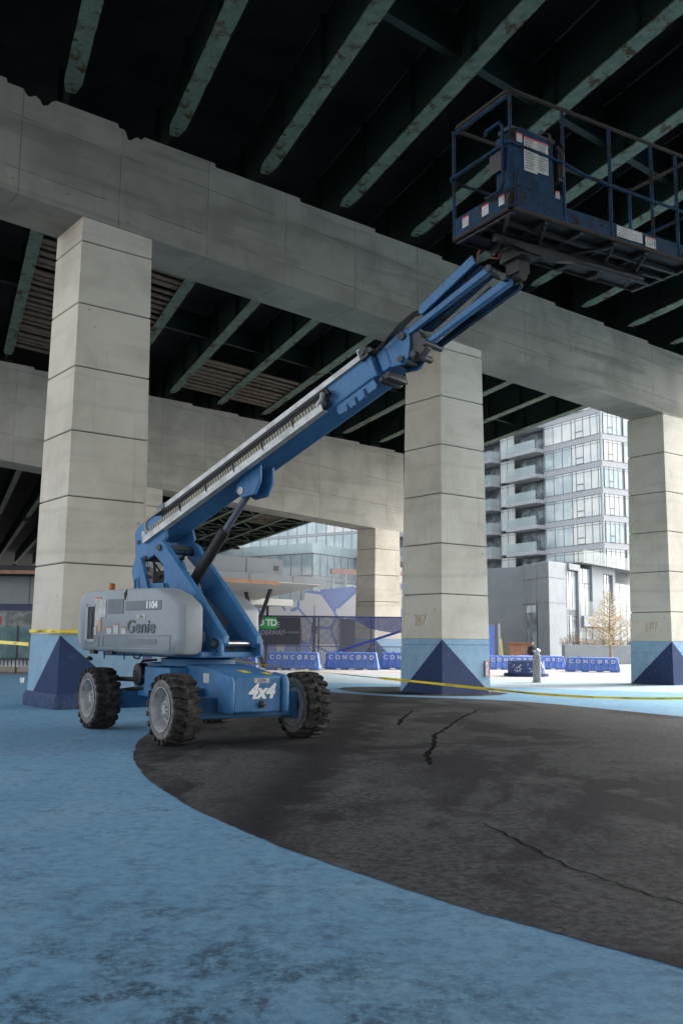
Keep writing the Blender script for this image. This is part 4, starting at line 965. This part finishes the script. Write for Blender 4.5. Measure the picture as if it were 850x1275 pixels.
# ------------------------------------------------------------------ mural hoarding
def mural_mat():
    m, nt, b = nmat("mural_paint"); v = coords(nt, (1,1,1), loc=(2.2,0,.7))
    vo = nd(nt, 'ShaderNodeTexVoronoi'); vo.voronoi_dimensions = '2D'; vo.feature = 'DISTANCE_TO_EDGE'; vo.inputs['Scale'].default_value = .66
    sp = nd(nt, 'ShaderNodeSeparateXYZ'); nt.links.new(v, sp.inputs[0]); cb = nd(nt, 'ShaderNodeCombineXYZ')
    nt.links.new(mth(nt, 'ADD', sp.outputs[0], mth(nt, 'MULTIPLY', sp.outputs[2], .4)), cb.inputs[0]); nt.links.new(mth(nt, 'MULTIPLY', sp.outputs[2], .8), cb.inputs[1]); nt.links.new(cb.outputs[0], vo.inputs['Vector'])
    vc = nd(nt, 'ShaderNodeTexVoronoi'); vc.voronoi_dimensions = '2D'; vc.inputs['Scale'].default_value = .66; nt.links.new(cb.outputs[0], vc.inputs['Vector'])
    sc = nd(nt, 'ShaderNodeSeparateColor'); nt.links.new(vc.outputs['Color'], sc.inputs[0])
    line = mth(nt, 'LESS_THAN', vo.outputs['Distance'], .05)
    line = mth(nt, 'MULTIPLY', line, mth(nt, 'GREATER_THAN', noise(nt, .5, 2, .5, cb.outputs[0]), .40))
    col = mix(nt, mth(nt, 'GREATER_THAN', sc.outputs[0], .66), (.80,.80,.82), (.36,.44,.74)); col = mix(nt, mth(nt, 'GREATER_THAN', sc.outputs[1], .86), col, (.12,.17,.48)); col = mix(nt, line, col, (.30,.38,.72))
    nt.links.new(col, b.inputs['Base Color']); b.inputs['Roughness'].default_value = .7; return m
Mm = frame((-9.0, 62.0, 0), (1, .03)); mu = thing("mural_wall", "white hoarding wall painted with angular blue shards behind the fence", "hoarding", Mm)
MB().prism([(0,0),(18.5,0),(18.5,5.4),(13,5.28),(9.8,5.02),(6.7,4.7),(6.6,4.1),(3.0,3.4),(0,3.2)], 0, .25, 'y').build("painted_panel", mural_mat(), mu)
mb = MB()
for k in range(8): MB().box(3+k*2, 3.1+k*2, .251, .4, 0, 3.3).build('rear_post', M_DARK, mu)
pass
mb = MB(); mb.box(9.0,12.6,-.18,-.03,0,2.9); mb.build("door_panel", plain("dark_panel", (.07,.06,.07), .7), mu)
o = thing("site_sign", "narrow red and white sign standing behind the fence near the mural", "sign", Matrix.Translation((-2.55,56,0)))
MB().box(-.03,.03,.02,.06,0,2.9).build("post", M_DARK, o); MB().box(-.28,.28,-.02,.02,1.3,2.4).build("board", M_WHITE, o); MB().box(-.28,.28,-.03,-.021,1.5,2.05).build("red_field", M_RED, o)
o = thing("lamp_post", "short dark post with a box halfway up, standing behind the fence", "post", Matrix.Translation((-1.55,56.5,0)))
MB().tube([(0,0,0),(0,0,2.9)], .10, 10).build("pole", M_DARK, o, smooth=True); MB().box(-.17,.17,-.2,.1,1.9,2.35).build("box", M_DARK, o, bevel=.02); MB().box(-.03,.03,-.03,.03,2.9,3.6).build("mast", M_WHITE, o)

# ------------------------------------------------------------------ pavilion
M_FASC = plain("fascia_grey", (.19,.21,.225), .55, c2=(.15,.165,.18), scale=.8)
M_SOFF = plain("soffit_panel", (.66,.66,.60), .5, c2=(.58,.59,.54), scale=.5)
M_WOOD = plain("soffit_wood", (.34,.17,.09), .6, c2=(.22,.10,.05), scale=2, amt=.8)
pv = thing("pavilion", "grey flat roofed pavilion with wood edged canopy on dark slanted struts", "pavilion", frame((-.85, 52.0, 0), (-.70, -.714)))
# local x runs from the canopy tip towards the lower left, local y towards the right / back is negative
MB().box(0, 13.5, -8, 0, 4.54, 4.90).build("canopy", M_FASC, pv, bevel=.02)
MB().prism([(-.02,4.50),(-.02,4.53),(-8.0,4.53),(-8.0,3.55)], .05, 13.4, 'x').build("soffit", M_SOFF, pv)
MB().box(3.4, 13.52, .002, .03, 4.36, 4.56).build("wood_edge", M_WOOD, pv)
MB().box(2.7, 13.4, -7, -.5, 4.902, 5.75).build("upper_roof", M_FASC, pv, bevel=.02)
mb = MB()
for x in (5.2, 8.2, 11.2): mb.box(x, x+.03, -.498, -.485, 4.93, 5.72)
for x in (2.4, 5.4, 8.4, 11.4): mb.box(x, x+.03, .002, .012, 4.57, 4.88)
mb.box(3.0,3.3,-.499,-.47,5.15,5.4); mb.build("panel_joint", M_DARK, pv)
for (xa, ya, xb, yb) in ((2.1,-2.0,3.0,-3.2),(3.0,-3.3,1.2,-3.6),(4.6,-4.0,3.6,-3.6),(4.9,-4.1,5.9,-3.9),(5.6,-5.0,5.5,-5.0),(6.6,-5.0,6.6,-5.0)):
    MB().tube([(xb,yb,0),(xa,ya,4.52)], .11, 8).build("strut", M_DARK, pv, smooth=True)
MB().box(7.5, 13, -6.5, -2.2, 0, 4.5).build("kiosk_wall", M_HOODP, pv)
MB().box(8.5, 12.5, -2.19, -2.1, 3.2, 4.2).build("menu_screen", plain("screen_green", (.03,.35,.05), .4), pv)
lc = thing("low_canopy", "lower pale canopy roof jutting out behind the pavilion's struts", "canopy", frame((-2.9, 58.0, 0), (-.70, -.714)))
MB().box(0, 9, -2.5, 0, 3.55, 3.95).build("roof", M_SOFF, lc, bevel=.02)
for x in (1, 5, 8.5): MB().tube([(x,-1.2,0),(x,-1.2,3.55)], .08, 8).build("post", M_DARK, lc, smooth=True)

# ------------------------------------------------------------------ left building
M_SIDE = plain("siding", (.24,.25,.25), .6, c2=(.20,.21,.21), scale=1)
lb = thing("kiosk_building", "low building with ribbed siding above a navy shopfront, left of the near column", "building", Matrix.Translation((-26,44,0)))
MB().box(0,17,.0,8,0,3.06).build("wall", plain("shop_navy", (.02,.03,.085), .5), lb)
mb = MB()
for k in range(11): mb.prism([(0,3.07+k*.115),(.0,3.175+k*.115),(-.05,3.165+k*.115),(-.05,3.09+k*.115)], 0, 17, 'x') if False else mb.box(0,17,-.04-.0,-.0,3.075+k*.115,3.17+k*.115)
mb.box(0,17,.002,8,3.062,4.36); mb.build("siding", M_SIDE, lb)
MB().box(-.3,17.3,-.9,8.5,4.37,4.78).build("roof", plain("roof_dark", (.02,.02,.022), .7), lb, bevel=.02); MB().box(-.3,17.3,-.93,-.905,4.40,4.56).build("wood_edge", M_WOOD, lb)
mb = MB()
for x in (1.9, 4.3, 6.7, 9.08, 11.6, 14): mb.box(x, x+.03, -.05, -.04, 3.07, 4.35)
mb.build("siding_joint", M_DARK, lb)
def glass(name, c, rough=.08, mixin=None, scale=1.2):
    m, nt, b = nmat(name); b.inputs['Roughness'].default_value = rough; b.inputs['Specular IOR Level'].default_value = .8
    v = coords(nt); col = mix(nt, ramp(nt, noise(nt, scale, 4, .6, v), .4, .62), c, mixin or tuple(x*.6 for x in c)); nt.links.new(col, b.inputs['Base Color']); return m
M_POST = glass("poster_glass", (.05,.06,.07), .15, (.22,.24,.23), 1.6); M_POST2 = plain("poster_red", (.40,.07,.08), .6)
for k, x in enumerate((1.0, 3.0, 5.0, 7.0, 9.1, 10.7, 12.6, 14.6)):
    wv = MB().box(x, x+1.5, -.05, -.004, .55, 2.70).build("window", M_POST, lb)
    fr = MB()
    for a in ((x-.05,x,.5,2.75),(x+1.5,x+1.55,.5,2.75)): fr.box(a[0],a[1],-.07,-.003,a[2],a[3])
    fr.box(x,x+1.5,-.07,-.003,2.70,2.75); fr.box(x,x+1.5,-.07,-.003,.5,.55); fr.build("frame", M_HOODP, wv)
    if k % 2 == 0: MB().box(x+.85,x+1.3,-.06,-.052,2.1,2.5).build("poster", M_POST2, wv); MB().box(x+.9,x+1.25,-.06,-.052,1.3,1.6).build("poster", M_POST2, wv)
gr = thing("glass_railing", "teal tinted glass railing in front of the navy shopfront", "railing", Matrix.Translation((-24,41.5,0)))
def tglass():
    m, nt, b = nmat("teal_glass"); b.inputs['Base Color'].default_value = (.10,.24,.24,1); b.inputs['Roughness'].default_value = .05; b.inputs['Alpha'].default_value = .35; return m
M_TG = tglass()
for k in range(6): MB().box(k*2.0+.03,k*2.0+1.97,-.01,.01,.62,2.0).build("pane", M_TG, gr)
mb = MB()
for k in range(7): MB().box(k*2-.03,k*2+.03,-.04,.04,0,2.05).build("post", M_DARK, gr)
MB().box(-.1,12.1,-.05,.05,.5,.6).build("rail", M_DARK, gr)
bn = thing("steel_bench", "slatted metal bench behind the yellow tape, by the near column", "bench", Matrix.Translation((-15.0,40.2,0)))
mb = MB()
for k in range(14): mb.box(k*.16,k*.16+.1,-.02,.02,.30,.62)
mb.build("slats", M_ALU, bn); mb = MB(); mb.box(0,2.3,-.25,.25,.62,.66); mb.build("seat", M_DARK, bn)
for x in (.1,2.1): MB().box(x,x+.07,-.2,.2,0,.62).build("leg", M_DARK, bn)
kb = MB(); kb.box(-24,-9,43.2,43.7,0,.28); kb.build("kerb", M_COL); struct(bpy.data.objects["kerb"])

# ------------------------------------------------------------------ apartment tower (right)
M_PANEL = plain("white_spandrel", (.40,.415,.43), .5, c2=(.36,.375,.39), scale=.5)
M_GLS = glass("window_glass_pale", (.56,.61,.60), .06, (.70,.70,.65), .35)
M_GLD = glass("window_glass_dark", (.10,.12,.135), .05, (.33,.38,.40), .7)
M_GLM = glass("window_glass_mid", (.34,.43,.45), .06, (.48,.55,.55), .4)
M_MULL = plain("mullion_grey", (.20,.21,.22), .5)
def brail():
    m, nt, b = nmat("balcony_glass"); b.inputs['Base Color'].default_value = (.52,.62,.62,1); b.inputs['Roughness'].default_value = .08; b.inputs['Alpha'].default_value = .45; return m
M_BR = brail(); M_BR2 = brail(); M_BR2.name = 'podium_rail_glass'; M_BR2.node_tree.nodes['Principled BSDF'].inputs['Base Color'].default_value = (.12,.17,.18,1); M_BR2.node_tree.nodes['Principled BSDF'].inputs['Alpha'].default_value = .28
def window(parent, M, x0, x1, z0, z1, cols, glassm, open_col=None, tr=True):
    """glazed unit flush with the local plane y = 0, outward -y"""
    w = MB(M).box(x0+.03, x1-.03, -.02, .06, z0+.03, z1-.03).build("window", glassm, parent)
    f = MB(M); n = len(cols)
    for c in [0]+list(cols)+[1]:
        x = x0+(x1-x0)*c; f.box(x-.035, x+.035, -.055, -.021, z0, z1)
    f.box(x0, x1, -.05, -.022, z0-.02, z0+.05); f.box(x0, x1, -.05, -.022, z1-.05, z1+.02)
    if tr: f.box(x0, x1, -.048, -.023, z1-.32, z1-.26)
    if open_col: a, b = open_col; f.box(x0+(x1-x0)*a, x0+(x1-x0)*b, -.09, -.024, z0+.72, z0+.80); f.box(x0+(x1-x0)*a, x0+(x1-x0)*b, -.09, -.024, z0+.04, z0+.1)
    f.build("frame", M_MULL, w)
T0 = Vector((28.18, 101, 0)); tw = thing("apartment_tower", "pale apartment tower with stacked balconies and ribbon windows, right of the middle column", "building", Matrix.Translation(T0))
# left face: local x runs from the corner to the upper left; outward normal points to the lower left
FL_ = frame((0,0,0), (.5,-.866)); FR_ = frame((0,0,0), (.866,.5))
FH = 2.99; Z0 = 23.77
MB(FR_).box(.12, 15, .12, 9.3, 0, 34).build("core", M_PANEL, tw)
for k in range(-1, 8):
    zc = Z0 - FH*k; 
    if zc < 1: continue
    MB(FL_).box(-9.2, 0, -.02, .6, zc-.33, zc+.33).build("spandrel", M_PANEL, tw)
    MB(FR_).box(0, 14, -.02, .6, zc-.33, zc+.33).build("spandrel", M_PANEL, tw)
    zb, zt = zc+.33, zc+FH-.33
    rr = random.random()
    window(tw, FL_, -9.0, -4.6, zb, zt, (.33,.66), M_GLM if rr < .75 else M_GLS)
    window(tw, FL_, -4.6, -.25, zb, zt, (.15,.42,.68,.92), M_GLS, (.15,.42))
    window(tw, FR_, .25, 3.0, zb, zt, (.25,.5,.75), M_GLS if k % 2 else M_GLM, (.25,.5))
    window(tw, FR_, 3.3, 8.0, zb, zt, (.25,.5,.75), M_GLM)
    for x in (-.25,): MB(FL_).box(x, .02, -.018, .1, zb, zt).build("corner_panel", M_GLM, tw)
    # recessed loggia with balcony
    window(tw, FL_ @ Matrix.Translation((0, .9, 0)), -14.2, -9.25, zc+.12, zc+FH-.45, (.3,.52,.76), M_GLD)
    MB(FL_).box(-14.6, -9.2, -1.3, 1.0, zc-.33, zc+.10).build("balcony_slab", M_PANEL, tw)
    MB(FL_).box(-14.55, -9.3, -1.28, -1.25, zc+.10, zc+1.15).build("balcony_glass", M_BR, tw)
    MB(FL_).box(-14.55, -14.52, -1.25, .9, zc+.10, zc+1.15).build("balcony_glass", M_BR, tw)
    window(tw, FL_ @ Matrix.Translation((0, .3, 0)), -17.4, -14.7, zc+.12, zc+FH-.2, (.5,), M_GLS)
    window(tw, FL_ @ Matrix.Translation((0, 1.2, 0)), -25.5, -17.5, zc+.12, zc+FH-.35, (.2,.35,.55,.75), M_GLD)
    MB(FL_).box(-26, -17.4, -1.3, 1.2, zc-.30, zc+.10).build("balcony_slab", M_PANEL, tw)
    MB(FL_).box(-25.9, -17.5, -1.28, -1.25, zc+.10, zc+1.15).build("balcony_glass", M_BR, tw)
    MB(FL_).box(-17.5, -17.47, -1.25, 1.0, zc+.10, zc+1.15).build("balcony_glass", M_BR, tw)
MB(FL_).box(-26, -9.2, 1.3, 30, 0, 34).build("core", M_MULL, tw)

# ------------------------------------------------------------------ grey podium building (right)
M_GREY = painted("podium_grey", (.235,.258,.275), .3, (.28,.30,.32), rough=.8, scale=.6, thr=(.45,.7), grime=.25, spec=.3)
M_GREYD= plain("podium_joint", (.11,.115,.125), .8)
pd = thing("podium_building", "dark grey rendered podium house with tall slot windows in front of the tower", "building", Matrix.Translation((15.33,70,0)))
FA = frame((0,0,0), (.6,.8)); FBk = frame((0,0,0), (.183,-.983))
MB().prism([(0,0),(3.4,4.5),(14,18.7),(4,26),(-2.6,14),(-1.0,5.6)], 0, 7.5, 'z') if False else None
mb = MB(); H = 7.5
base = [(0,0),(1.9,2.53),(1.9-1.2,2.53+.9),(5.0,20),(-2.5,26),(-3.6,20),(-1.05,5.7)]
mb.prism(base, 0, H, 'z'); mb.build("wall", M_GREY, pd, bevel=.03, seg=1)
# frame of the tall slot and everything right of it
MB(FA).box(3.15,3.35,-.02,2,0,H).build("wall", M_GREY, pd); MB(FA).box(5.3,5.75,-.08,3,0,H+.05).build("wall", M_GREY, pd); MB(FA).box(3.35,5.3,-.2,2,H-.45,H+.03).build("wall", M_GREY, pd)
FA6 = FA @ Matrix.Translation((0,.16,0))
window(pd, FA6, 3.35, 5.3, 4.0, H-.5, (.3,.62), M_GLM); window(pd, FA6, 3.35, 5.3, .3, 3.6, (.3,.62), M_GLD); MB(FA).box(3.36,5.29,.1,.8,3.6,4.0).build("spandrel", M_GREYD, pd)
FA2 = FA @ Matrix.Translation((0,.45,0))
window(pd, FA2, 5.8, 8.8, 3.6, 6.2, (.35,.66), M_GLM); window(pd, FA2, 5.8, 8.8, 6.25, 7.4, (.5,), M_GLM, tr=False); window(pd, FA2, 5.8, 12.5, .4, 2.7, (.15,.3,.5,.7,.85), M_GLD)
MB(FA).box(5.75,13.2,-.3,2.5,2.75,3.55).build("balcony_slab", M_GREY, pd); MB(FA).box(5.8,12.0,-.28,-.25,3.55,4.75).build("balcony_glass", M_BR2, pd)
MB(FA).box(8.8,11.1,.2,4,3.56,7.75).build("wall", M_GREY, pd); MB(FA).box(11.1,13.3,.2,4,7.2,7.75).build("wall", M_GREY, pd); MB(FA).box(13.3,13.9,.2,4,0,7.75).build("wall", M_GREY, pd)
window(pd, FA @ Matrix.Translation((0,.42,0)), 11.1, 13.3, 3.6, 7.2, (.3,.6), M_GLD)
window(pd, FA2, 13.9, 19, 3.6, 6.6, (.3,.6), M_GLM); window(pd, FA2, 13.9, 19, .4, 3.0, (.3,.6), M_GLD); MB(FA).box(13.9,24,1.7,5,0,8.2).build("wall", M_GREY, pd); MB(FA).box(3.5,24,2.6,9,0,7.4).build("wall", M_GREY, pd)
MB(FA).box(6,22,-.28,-.25,7.8,8.8).build("roof_rail", M_BR2, pd); MB(FA).box(5.8,22,-.3,3,7.76,7.8).build("roof_slab", M_GREY, pd)
# left face windows and joints
def lw(x0, x1, z0, z1, gm, cols=(.5,)): window(pd, FBk @ Matrix.Translation((0,-.03,0)), x0, x1, z0, z1, cols, gm, tr=False)
lw(-4.3,-2.3,.6,4.35,M_GLD,(.5,)); MB(FBk).box(-4.25,-2.35,-.07,-.04,3.75,4.3).build("blind", M_GLS, pd)
lw(-12.6,-10.4,3.9,6.2,M_GLM); MB(FBk).box(-12.6,-10.4,-.1,-.02,3.3,3.8).build("spandrel", M_WHITE, pd); MB(FBk).box(-12.6,-10.8,-.1,-.02,2.2,3.2).build("spandrel", M_RED, pd)
mb = MB(FBk); mb.box(-13,0,-.012,.01,6.28,6.31); mb.box(-13,0,-.012,.01,4.42,4.44); mb.box(-2.3,-2.27,-.012,.01,0,7.4) ; mb.box(-5.8,-5.77,-.012,.01,0,7.4); mb.build("joint", M_GREYD, pd)
mb = MB(FA); mb.box(0,3.1,-.012,.01,6.28,6.31); mb.box(0,3.1,-.012,.01,4.42,4.44); mb.build("joint", M_GREYD, pd)
gw = thing("garden_wall", "low dark concrete garden wall behind the bare tree", "wall", frame((15.6,66.5,0), (.93,.36)))
MB().box(0,14,0,.4,0,1.35).build("panel", M_GREY, gw, bevel=.02)
# dried shrubs
M_DRY = plain("dried_blooms", (.36,.27,.20), .9, c2=(.20,.15,.11), scale=4, amt=.9)
for n in range(11):
    x = .6 + n*.72; c = frame((15.6,66.5,0), (.93,.36)) @ Vector((x, .75, 1.2)); mb = MB()
    h = random.uniform(.55,1.35) if n < 2 else random.uniform(.4,.8)
    for q in range(46):
        a = random.uniform(0,6.28); r = .5*math.sqrt(random.random()); e = Vector((r*math.cos(a), r*math.sin(a), h*random.uniform(.25,1)*(1-.5*r)))
        mb.tube([(0,0,0), tuple(Vector((e.x*.7,e.y*.7,e.z*.5))), tuple(e)], .007, 3)
        for z in range(3):
            d = Vector((random.gauss(0,.06), random.gauss(0,.06), random.gauss(0,.05))); mb.add([tuple(e+d+Vector(v)*.075) for v in ((1,0,0),(0,1,.3),(-.7,.2,.6),(0,-.8,.3))], [(0,1,2),(0,2,3)])
    mb.M = None; o = mb.build("dried_shrub", M_DRY); o.location = c
    tag(o, "taller dried brown shrub at the left end of the garden wall" if n < 2 else "low dried brown shrub in the row on the garden wall behind the tree", "shrub", "dried shrubs at the garden wall" if n >= 2 else "taller dried shrubs")

# ------------------------------------------------------------------ bare yellow tree
M_BARK = plain("pale_bark", (.34,.27,.19), .9, c2=(.22,.17,.12), scale=6); M_TWIG = plain("yellow_twigs", (.58,.48,.28), .8, c2=(.46,.36,.19), scale=3)
tr = thing("bare_tree", "small bare tree with fine yellow twigs behind the pale barrier", "tree", Matrix.Translation((16.5,58.5,0)))
trunk = MB(); trunk.tube([(0,0,0),(.03,0,1.2),(0,.02,2.4),(.02,0,3.5),(0,0,4.75)], .11, 8, .015); crown = MB(); tips = []
rng = random.Random(5)
for k in range(46):
    z = 1.15 + 3.3*(k/46)**.95; a = k*2.4 + rng.uniform(-.4,.4); ln = (1.9*max(0, 1-(z-1.1)/3.75)**.8 + .12)*rng.uniform(.75,1.15); fz = max(.25, 1-(z-1.1)/3.8)
    d = Vector((math.cos(a), math.sin(a), rng.uniform(.12,.5))); p = Vector((0,0,z)); pts = [p]
    for q in range(5): p = p + d.normalized()*ln/5; d += Vector((rng.uniform(-.25,.25), rng.uniform(-.25,.25), rng.uniform(-.05,.22))); pts.append(p.copy())
    trunk.tube(pts, .032*(1-.5*k/46), 5, .010)
    for q in range(1, 6):
        for w in range(3 if fz > .45 else 1):
            e = Vector((rng.uniform(-1,1), rng.uniform(-1,1), rng.uniform(-.15,.9))).normalized()*rng.uniform(.2,.5)*(.4+.6*fz); m_ = pts[q]+e*.5+Vector((0,0,.03))
            crown.tube([pts[q], m_, pts[q]+e], .011, 3, .006)
            for u in range(1 if fz < .5 else 2):
                e2 = Vector((rng.uniform(-1,1), rng.uniform(-1,1), rng.uniform(0,1))).normalized()*rng.uniform(.1,.26); crown.tube([m_, m_+e2], .008, 3)
trunk.build("trunk", M_BARK, tr, smooth=True); crown.build("crown", M_TWIG, tr)

# ------------------------------------------------------------------ small things at the right
cb = thing("wooden_cabinet", "brown wooden cabinet standing behind the left of the right-hand barriers", "cabinet", frame((10.35,58.5,0), (1,.1)))
MB().box(0,1.25,0,.6,.35,1.42).build("body", M_WOOD, cb, bevel=.015); MB().box(-.05,1.3,-.12,.6,1.42,1.48).build("top", M_WOOD, cb); MB().box(-.4,1.35,-.35,.6,.28,.36).build("shelf", M_TIMB, cb)
for x in (-.35,1.2): MB().box(x,x+.1,-.3,-.2,0,.3).build("leg", M_TIMB, cb)
mb = MB(); mb.box(.08,.58,-.012,0,.5,1.3); mb.box(.66,1.17,-.012,0,.5,1.3); mb.build("door", M_WOOD, cb, bevel=.004)
bp = thing("hoarding_panel", "upright blue hoarding panel just right of the middle column", "hoarding", frame((8.9,57.6,0), (1,.2)))
MB().box(-.6,.42,0,.05,0,2.5).build("panel", M_BARR, bp); MB().box(-.6,.42,-.03,.0,2.5,2.56).build("cap", M_MULL, bp)
tp = thing("timber_prop", "pale timber prop leaning beside the blue hoarding panel", "post", Matrix.Translation((9.5,57.4,0)))
MB().prism([(0,0),(.16,0),(.10,2.6),(-.02,2.6)], 0, .1, 'y').build("board", M_WHITE, tp); MB().prism([(.18,0),(.32,0),(.2,1.7),(.12,1.7)], .02, .1, 'y').build("yellow_edge", M_YEL, tp)
# a person sitting beyond the barrier
M_COAT = plain("dark_coat", (.02,.022,.03), .85); M_SKIN = plain("skin", (.45,.28,.21), .6); M_HAIR = plain("dark_hair", (.03,.02,.015), .7)
def skinned(name, verts, edges, radii, mat, parent):
    me = bpy.data.meshes.new(name); me.from_pydata(verts, edges, []); o = bpy.data.objects.new(name, me); COL.objects.link(o); o.parent = parent
    sk = o.modifiers.new("skin", 'SKIN'); me.skin_vertices or me.attributes
    if not me.skin_vertices: me.skin_vertices_add() if hasattr(me, 'skin_vertices_add') else None
    lay = me.skin_vertices[0].data if me.skin_vertices else None
    if lay:
        for v, r in zip(lay, radii): v.radius = (r, r)
        lay[0].use_root = True
    ss = o.modifiers.new("smooth", 'SUBSURF'); ss.levels = ss.render_levels = 2
    me.materials.append(mat); return o
ps = thing("person", "person in a dark coat sitting beyond the barrier, beside the bollard", "person", Matrix.Translation((11.75,58.6,0)))
bmb = MB()   # continuous lofted body: seated, facing the camera
def ell(cx, cy, cz, rx, ry, n=12): return [(cx+rx*math.cos(2*math.pi*k/n), cy+ry*math.sin(2*math.pi*k/n), cz) for k in range(n)]
V = [(0,0,.62),(0,0,.80),(0,.02,1.05),(0,.02,1.20),(0,0,1.30),(-.10,-.02,.60),(-.13,-.42,.60),(-.13,-.42,.10),(-.13,-.55,.06),(.10,-.02,.60),(.13,-.42,.60),(.13,-.42,.10),(.13,-.55,.06),(-.20,.02,1.17),(-.25,-.02,.92),(-.14,-.26,.74),(.20,.02,1.17),(.25,-.02,.92),(.14,-.26,.74)]
Ed = [(0,1),(1,2),(2,3),(3,4),(0,5),(5,6),(6,7),(7,8),(0,9),(9,10),(10,11),(11,12),(3,13),(13,14),(14,15),(3,16),(16,17),(17,18)]
Rd = [.15,.15,.17,.11,.055,.10,.075,.05,.045,.10,.075,.05,.045,.07,.05,.04,.07,.05,.04]
me = bpy.data.meshes.new("body"); me.from_pydata(V, Ed, []); bo = bpy.data.objects.new("body", me); COL.objects.link(bo); bo.parent = ps
bo.modifiers.new("skin", 'SKIN')
bm = bmesh.new(); bm.from_mesh(me); lay = bm.verts.layers.skin.verify()
for v, r in zip(bm.verts, Rd): v[lay].radius = (r, r)
bm.verts.ensure_lookup_table(); bm.verts[0][lay].use_root = True; bm.to_mesh(me); bm.free()
ss = bo.modifiers.new("smooth", 'SUBSURF'); ss.levels = ss.render_levels = 2; me.materials.append(M_COAT)
hm = MB(); hm.loft([ell(0,-.01,1.30,.05,.05), ell(0,-.02,1.36,.075,.085), ell(0,-.02,1.43,.085,.10), ell(0,-.01,1.50,.08,.095), ell(0,0,1.545,.04,.05)]); hm.add([(-.015,-.115,1.41),(.015,-.115,1.41),(0,-.14,1.40),(0,-.115,1.45)], [(0,1,2),(0,2,3),(1,3,2)]); hm.build("head", M_SKIN, ps, smooth=True, angle=180)
hm = MB(); hm.loft([ell(0,.03,1.38,.088,.085), ell(0,.01,1.46,.093,.10), ell(0,.0,1.53,.08,.09), ell(0,.01,1.57,.03,.04)]); hm.build("hair", M_HAIR, ps, smooth=True, angle=180)
pb = thing("park_bench", "plain bench on which the person in the dark coat sits", "bench", Matrix.Translation((11.75,58.6,0)))
MB().box(-.8,.8,-.2,.28,.42,.48).build("seat", M_TIMB, pb); MB().box(-.7,-.62,-.15,.2,0,.42).build("leg", M_DARK, pb); MB().box(.62,.7,-.15,.2,0,.42).build("leg", M_DARK, pb)

# ------------------------------------------------------------------ glass apartment building (left, far)
gl = thing("glass_apartment_block", "bluish glass apartment block with a stepped lower wing seen beyond the pavilion", "building", Matrix.Translation((-3.3,110,0)))
GLf = frame((0,0,0), (.80,-.60)); GRt = frame((0,0,0), (.55,.835))
def ribbon_facade(F, x0, x1, floors, z0, fh, gm, nm, rail=False, band=.5):
    for k in range(floors):
        zb = z0+fh*k
        MB(F).box(x0, x1, -.06, .5, zb, zb+band).build("spandrel", M_PANEL, gl)
        window(gl, F, x0, x1, zb+band, zb+fh, [j/nm for j in range(1, nm)], gm, tr=False)
ribbon_facade(GLf, -26, 0, 3, 2.2, 3.1, M_GLM, 16); ribbon_facade(GRt, 0, 24, 3, 2.2, 3.1, M_GLM, 16)
def cornercore(Fa, xa, Fb, xb, z0, z1):
    p = [Fa @ Vector((xa, .1, 0)), Fa @ Vector((-.14, .1, 0)), Fb @ Vector((.1, .1, 0)), Fb @ Vector((xb, .1, 0)), Fb @ Vector((xb, 8, 0)), Fa @ Vector((xa, 16, 0))]
    MB().prism([(q.x, q.y) for q in p], z0, z1, 'z').build("core", M_PANEL, gl)
cornercore(GLf, -26, GRt, 24, 0, 11.5)
MB(GLf).box(-26,0,-.1,-.05,11.55,12.7).build("roof_rail", M_BR, gl); MB(GRt).box(0,24,-.1,-.05,11.55,12.7).build("roof_rail", M_BR, gl); MB(GLf).box(-26,.05,-.12,1,11.5,11.6).build("roof_slab", M_PANEL, gl)
G2 = GLf @ Matrix.Translation((-3.0, 9, 0)); G3 = frame(G2.translation + G2.to_3x3() @ Vector((6,0,0)), (.75,.66)); 
for k in range(8):
    zb = 11.6 + 3.1*k
    MB(G2).box(-26,6,-.06,.5,zb,zb+.25).build("spandrel", M_PANEL, gl); window(gl, G2, -26, -2, zb+.25, zb+3.1, [j/15 for j in range(1,15)], M_GLM, tr=False); window(gl, G2, -2, 6, zb+.25, zb+3.1, [j/6 for j in range(1,6)], M_GLS if k % 2 else M_GLM, tr=False)
    # rounded balcony slabs wrapping the corner
    pts = [(5.2,-.3),(6.6,-1.1),(8.2,-1.4),(9.6,-1.0),(10.6,0)]
    loc = [G2 @ Vector((4.6,-.1,0))] 
    sl = MB(G3); n = 10; poly = [(-1.6,.9)] + [(-1.6+ j*1.2, -1.2 - .9*math.sin(math.pi*j/n)*.6) for j in range(n+1)] + [(14,.9)]
    sl.prism(poly, zb-.55, zb+.12, 'z'); sl.build("balcony_slab", M_PANEL, gl)
    gg = MB(G3); gg.add([(x, y+.05, zb+.12) for x, y in poly[1:-1]] + [(x, y+.05, zb+1.2) for x, y in poly[1:-1]], [(i, i+1, n+1+i+1, n+1+i) for i in range(n)]); gg.build("balcony_glass", M_BR, gl)
    window(gl, G3, 0, 14, zb+.13, zb+2.5, [j/9 for j in range(1,9)], M_GLD if k % 2 == 0 else M_GLM, tr=False)
MB(G2).box(-26,5.9,.1,4,11.5,36.5).build("core", M_PANEL, gl); MB(G3).box(.3,14,.1,8,11.5,36.4).build("core", M_PANEL, gl)
tc_ = thing("terrace_frame", "white framed terrace with a reddish top beam above the mural wall", "terrace", frame((-.6,66,0), (1,.35)))
for k in range(6): MB().box(k*.95,k*.95+.14,0,.14,0,6.1).build("post", M_PANEL, tc_)
MB().box(-.1,6,-.05,.2,6.1,6.45).build("beam", plain("reddish_beam", (.45,.30,.27), .7), tc_); MB().box(0,5.9,.3,3,0,5.4).build("wall", M_GLM, tc_)
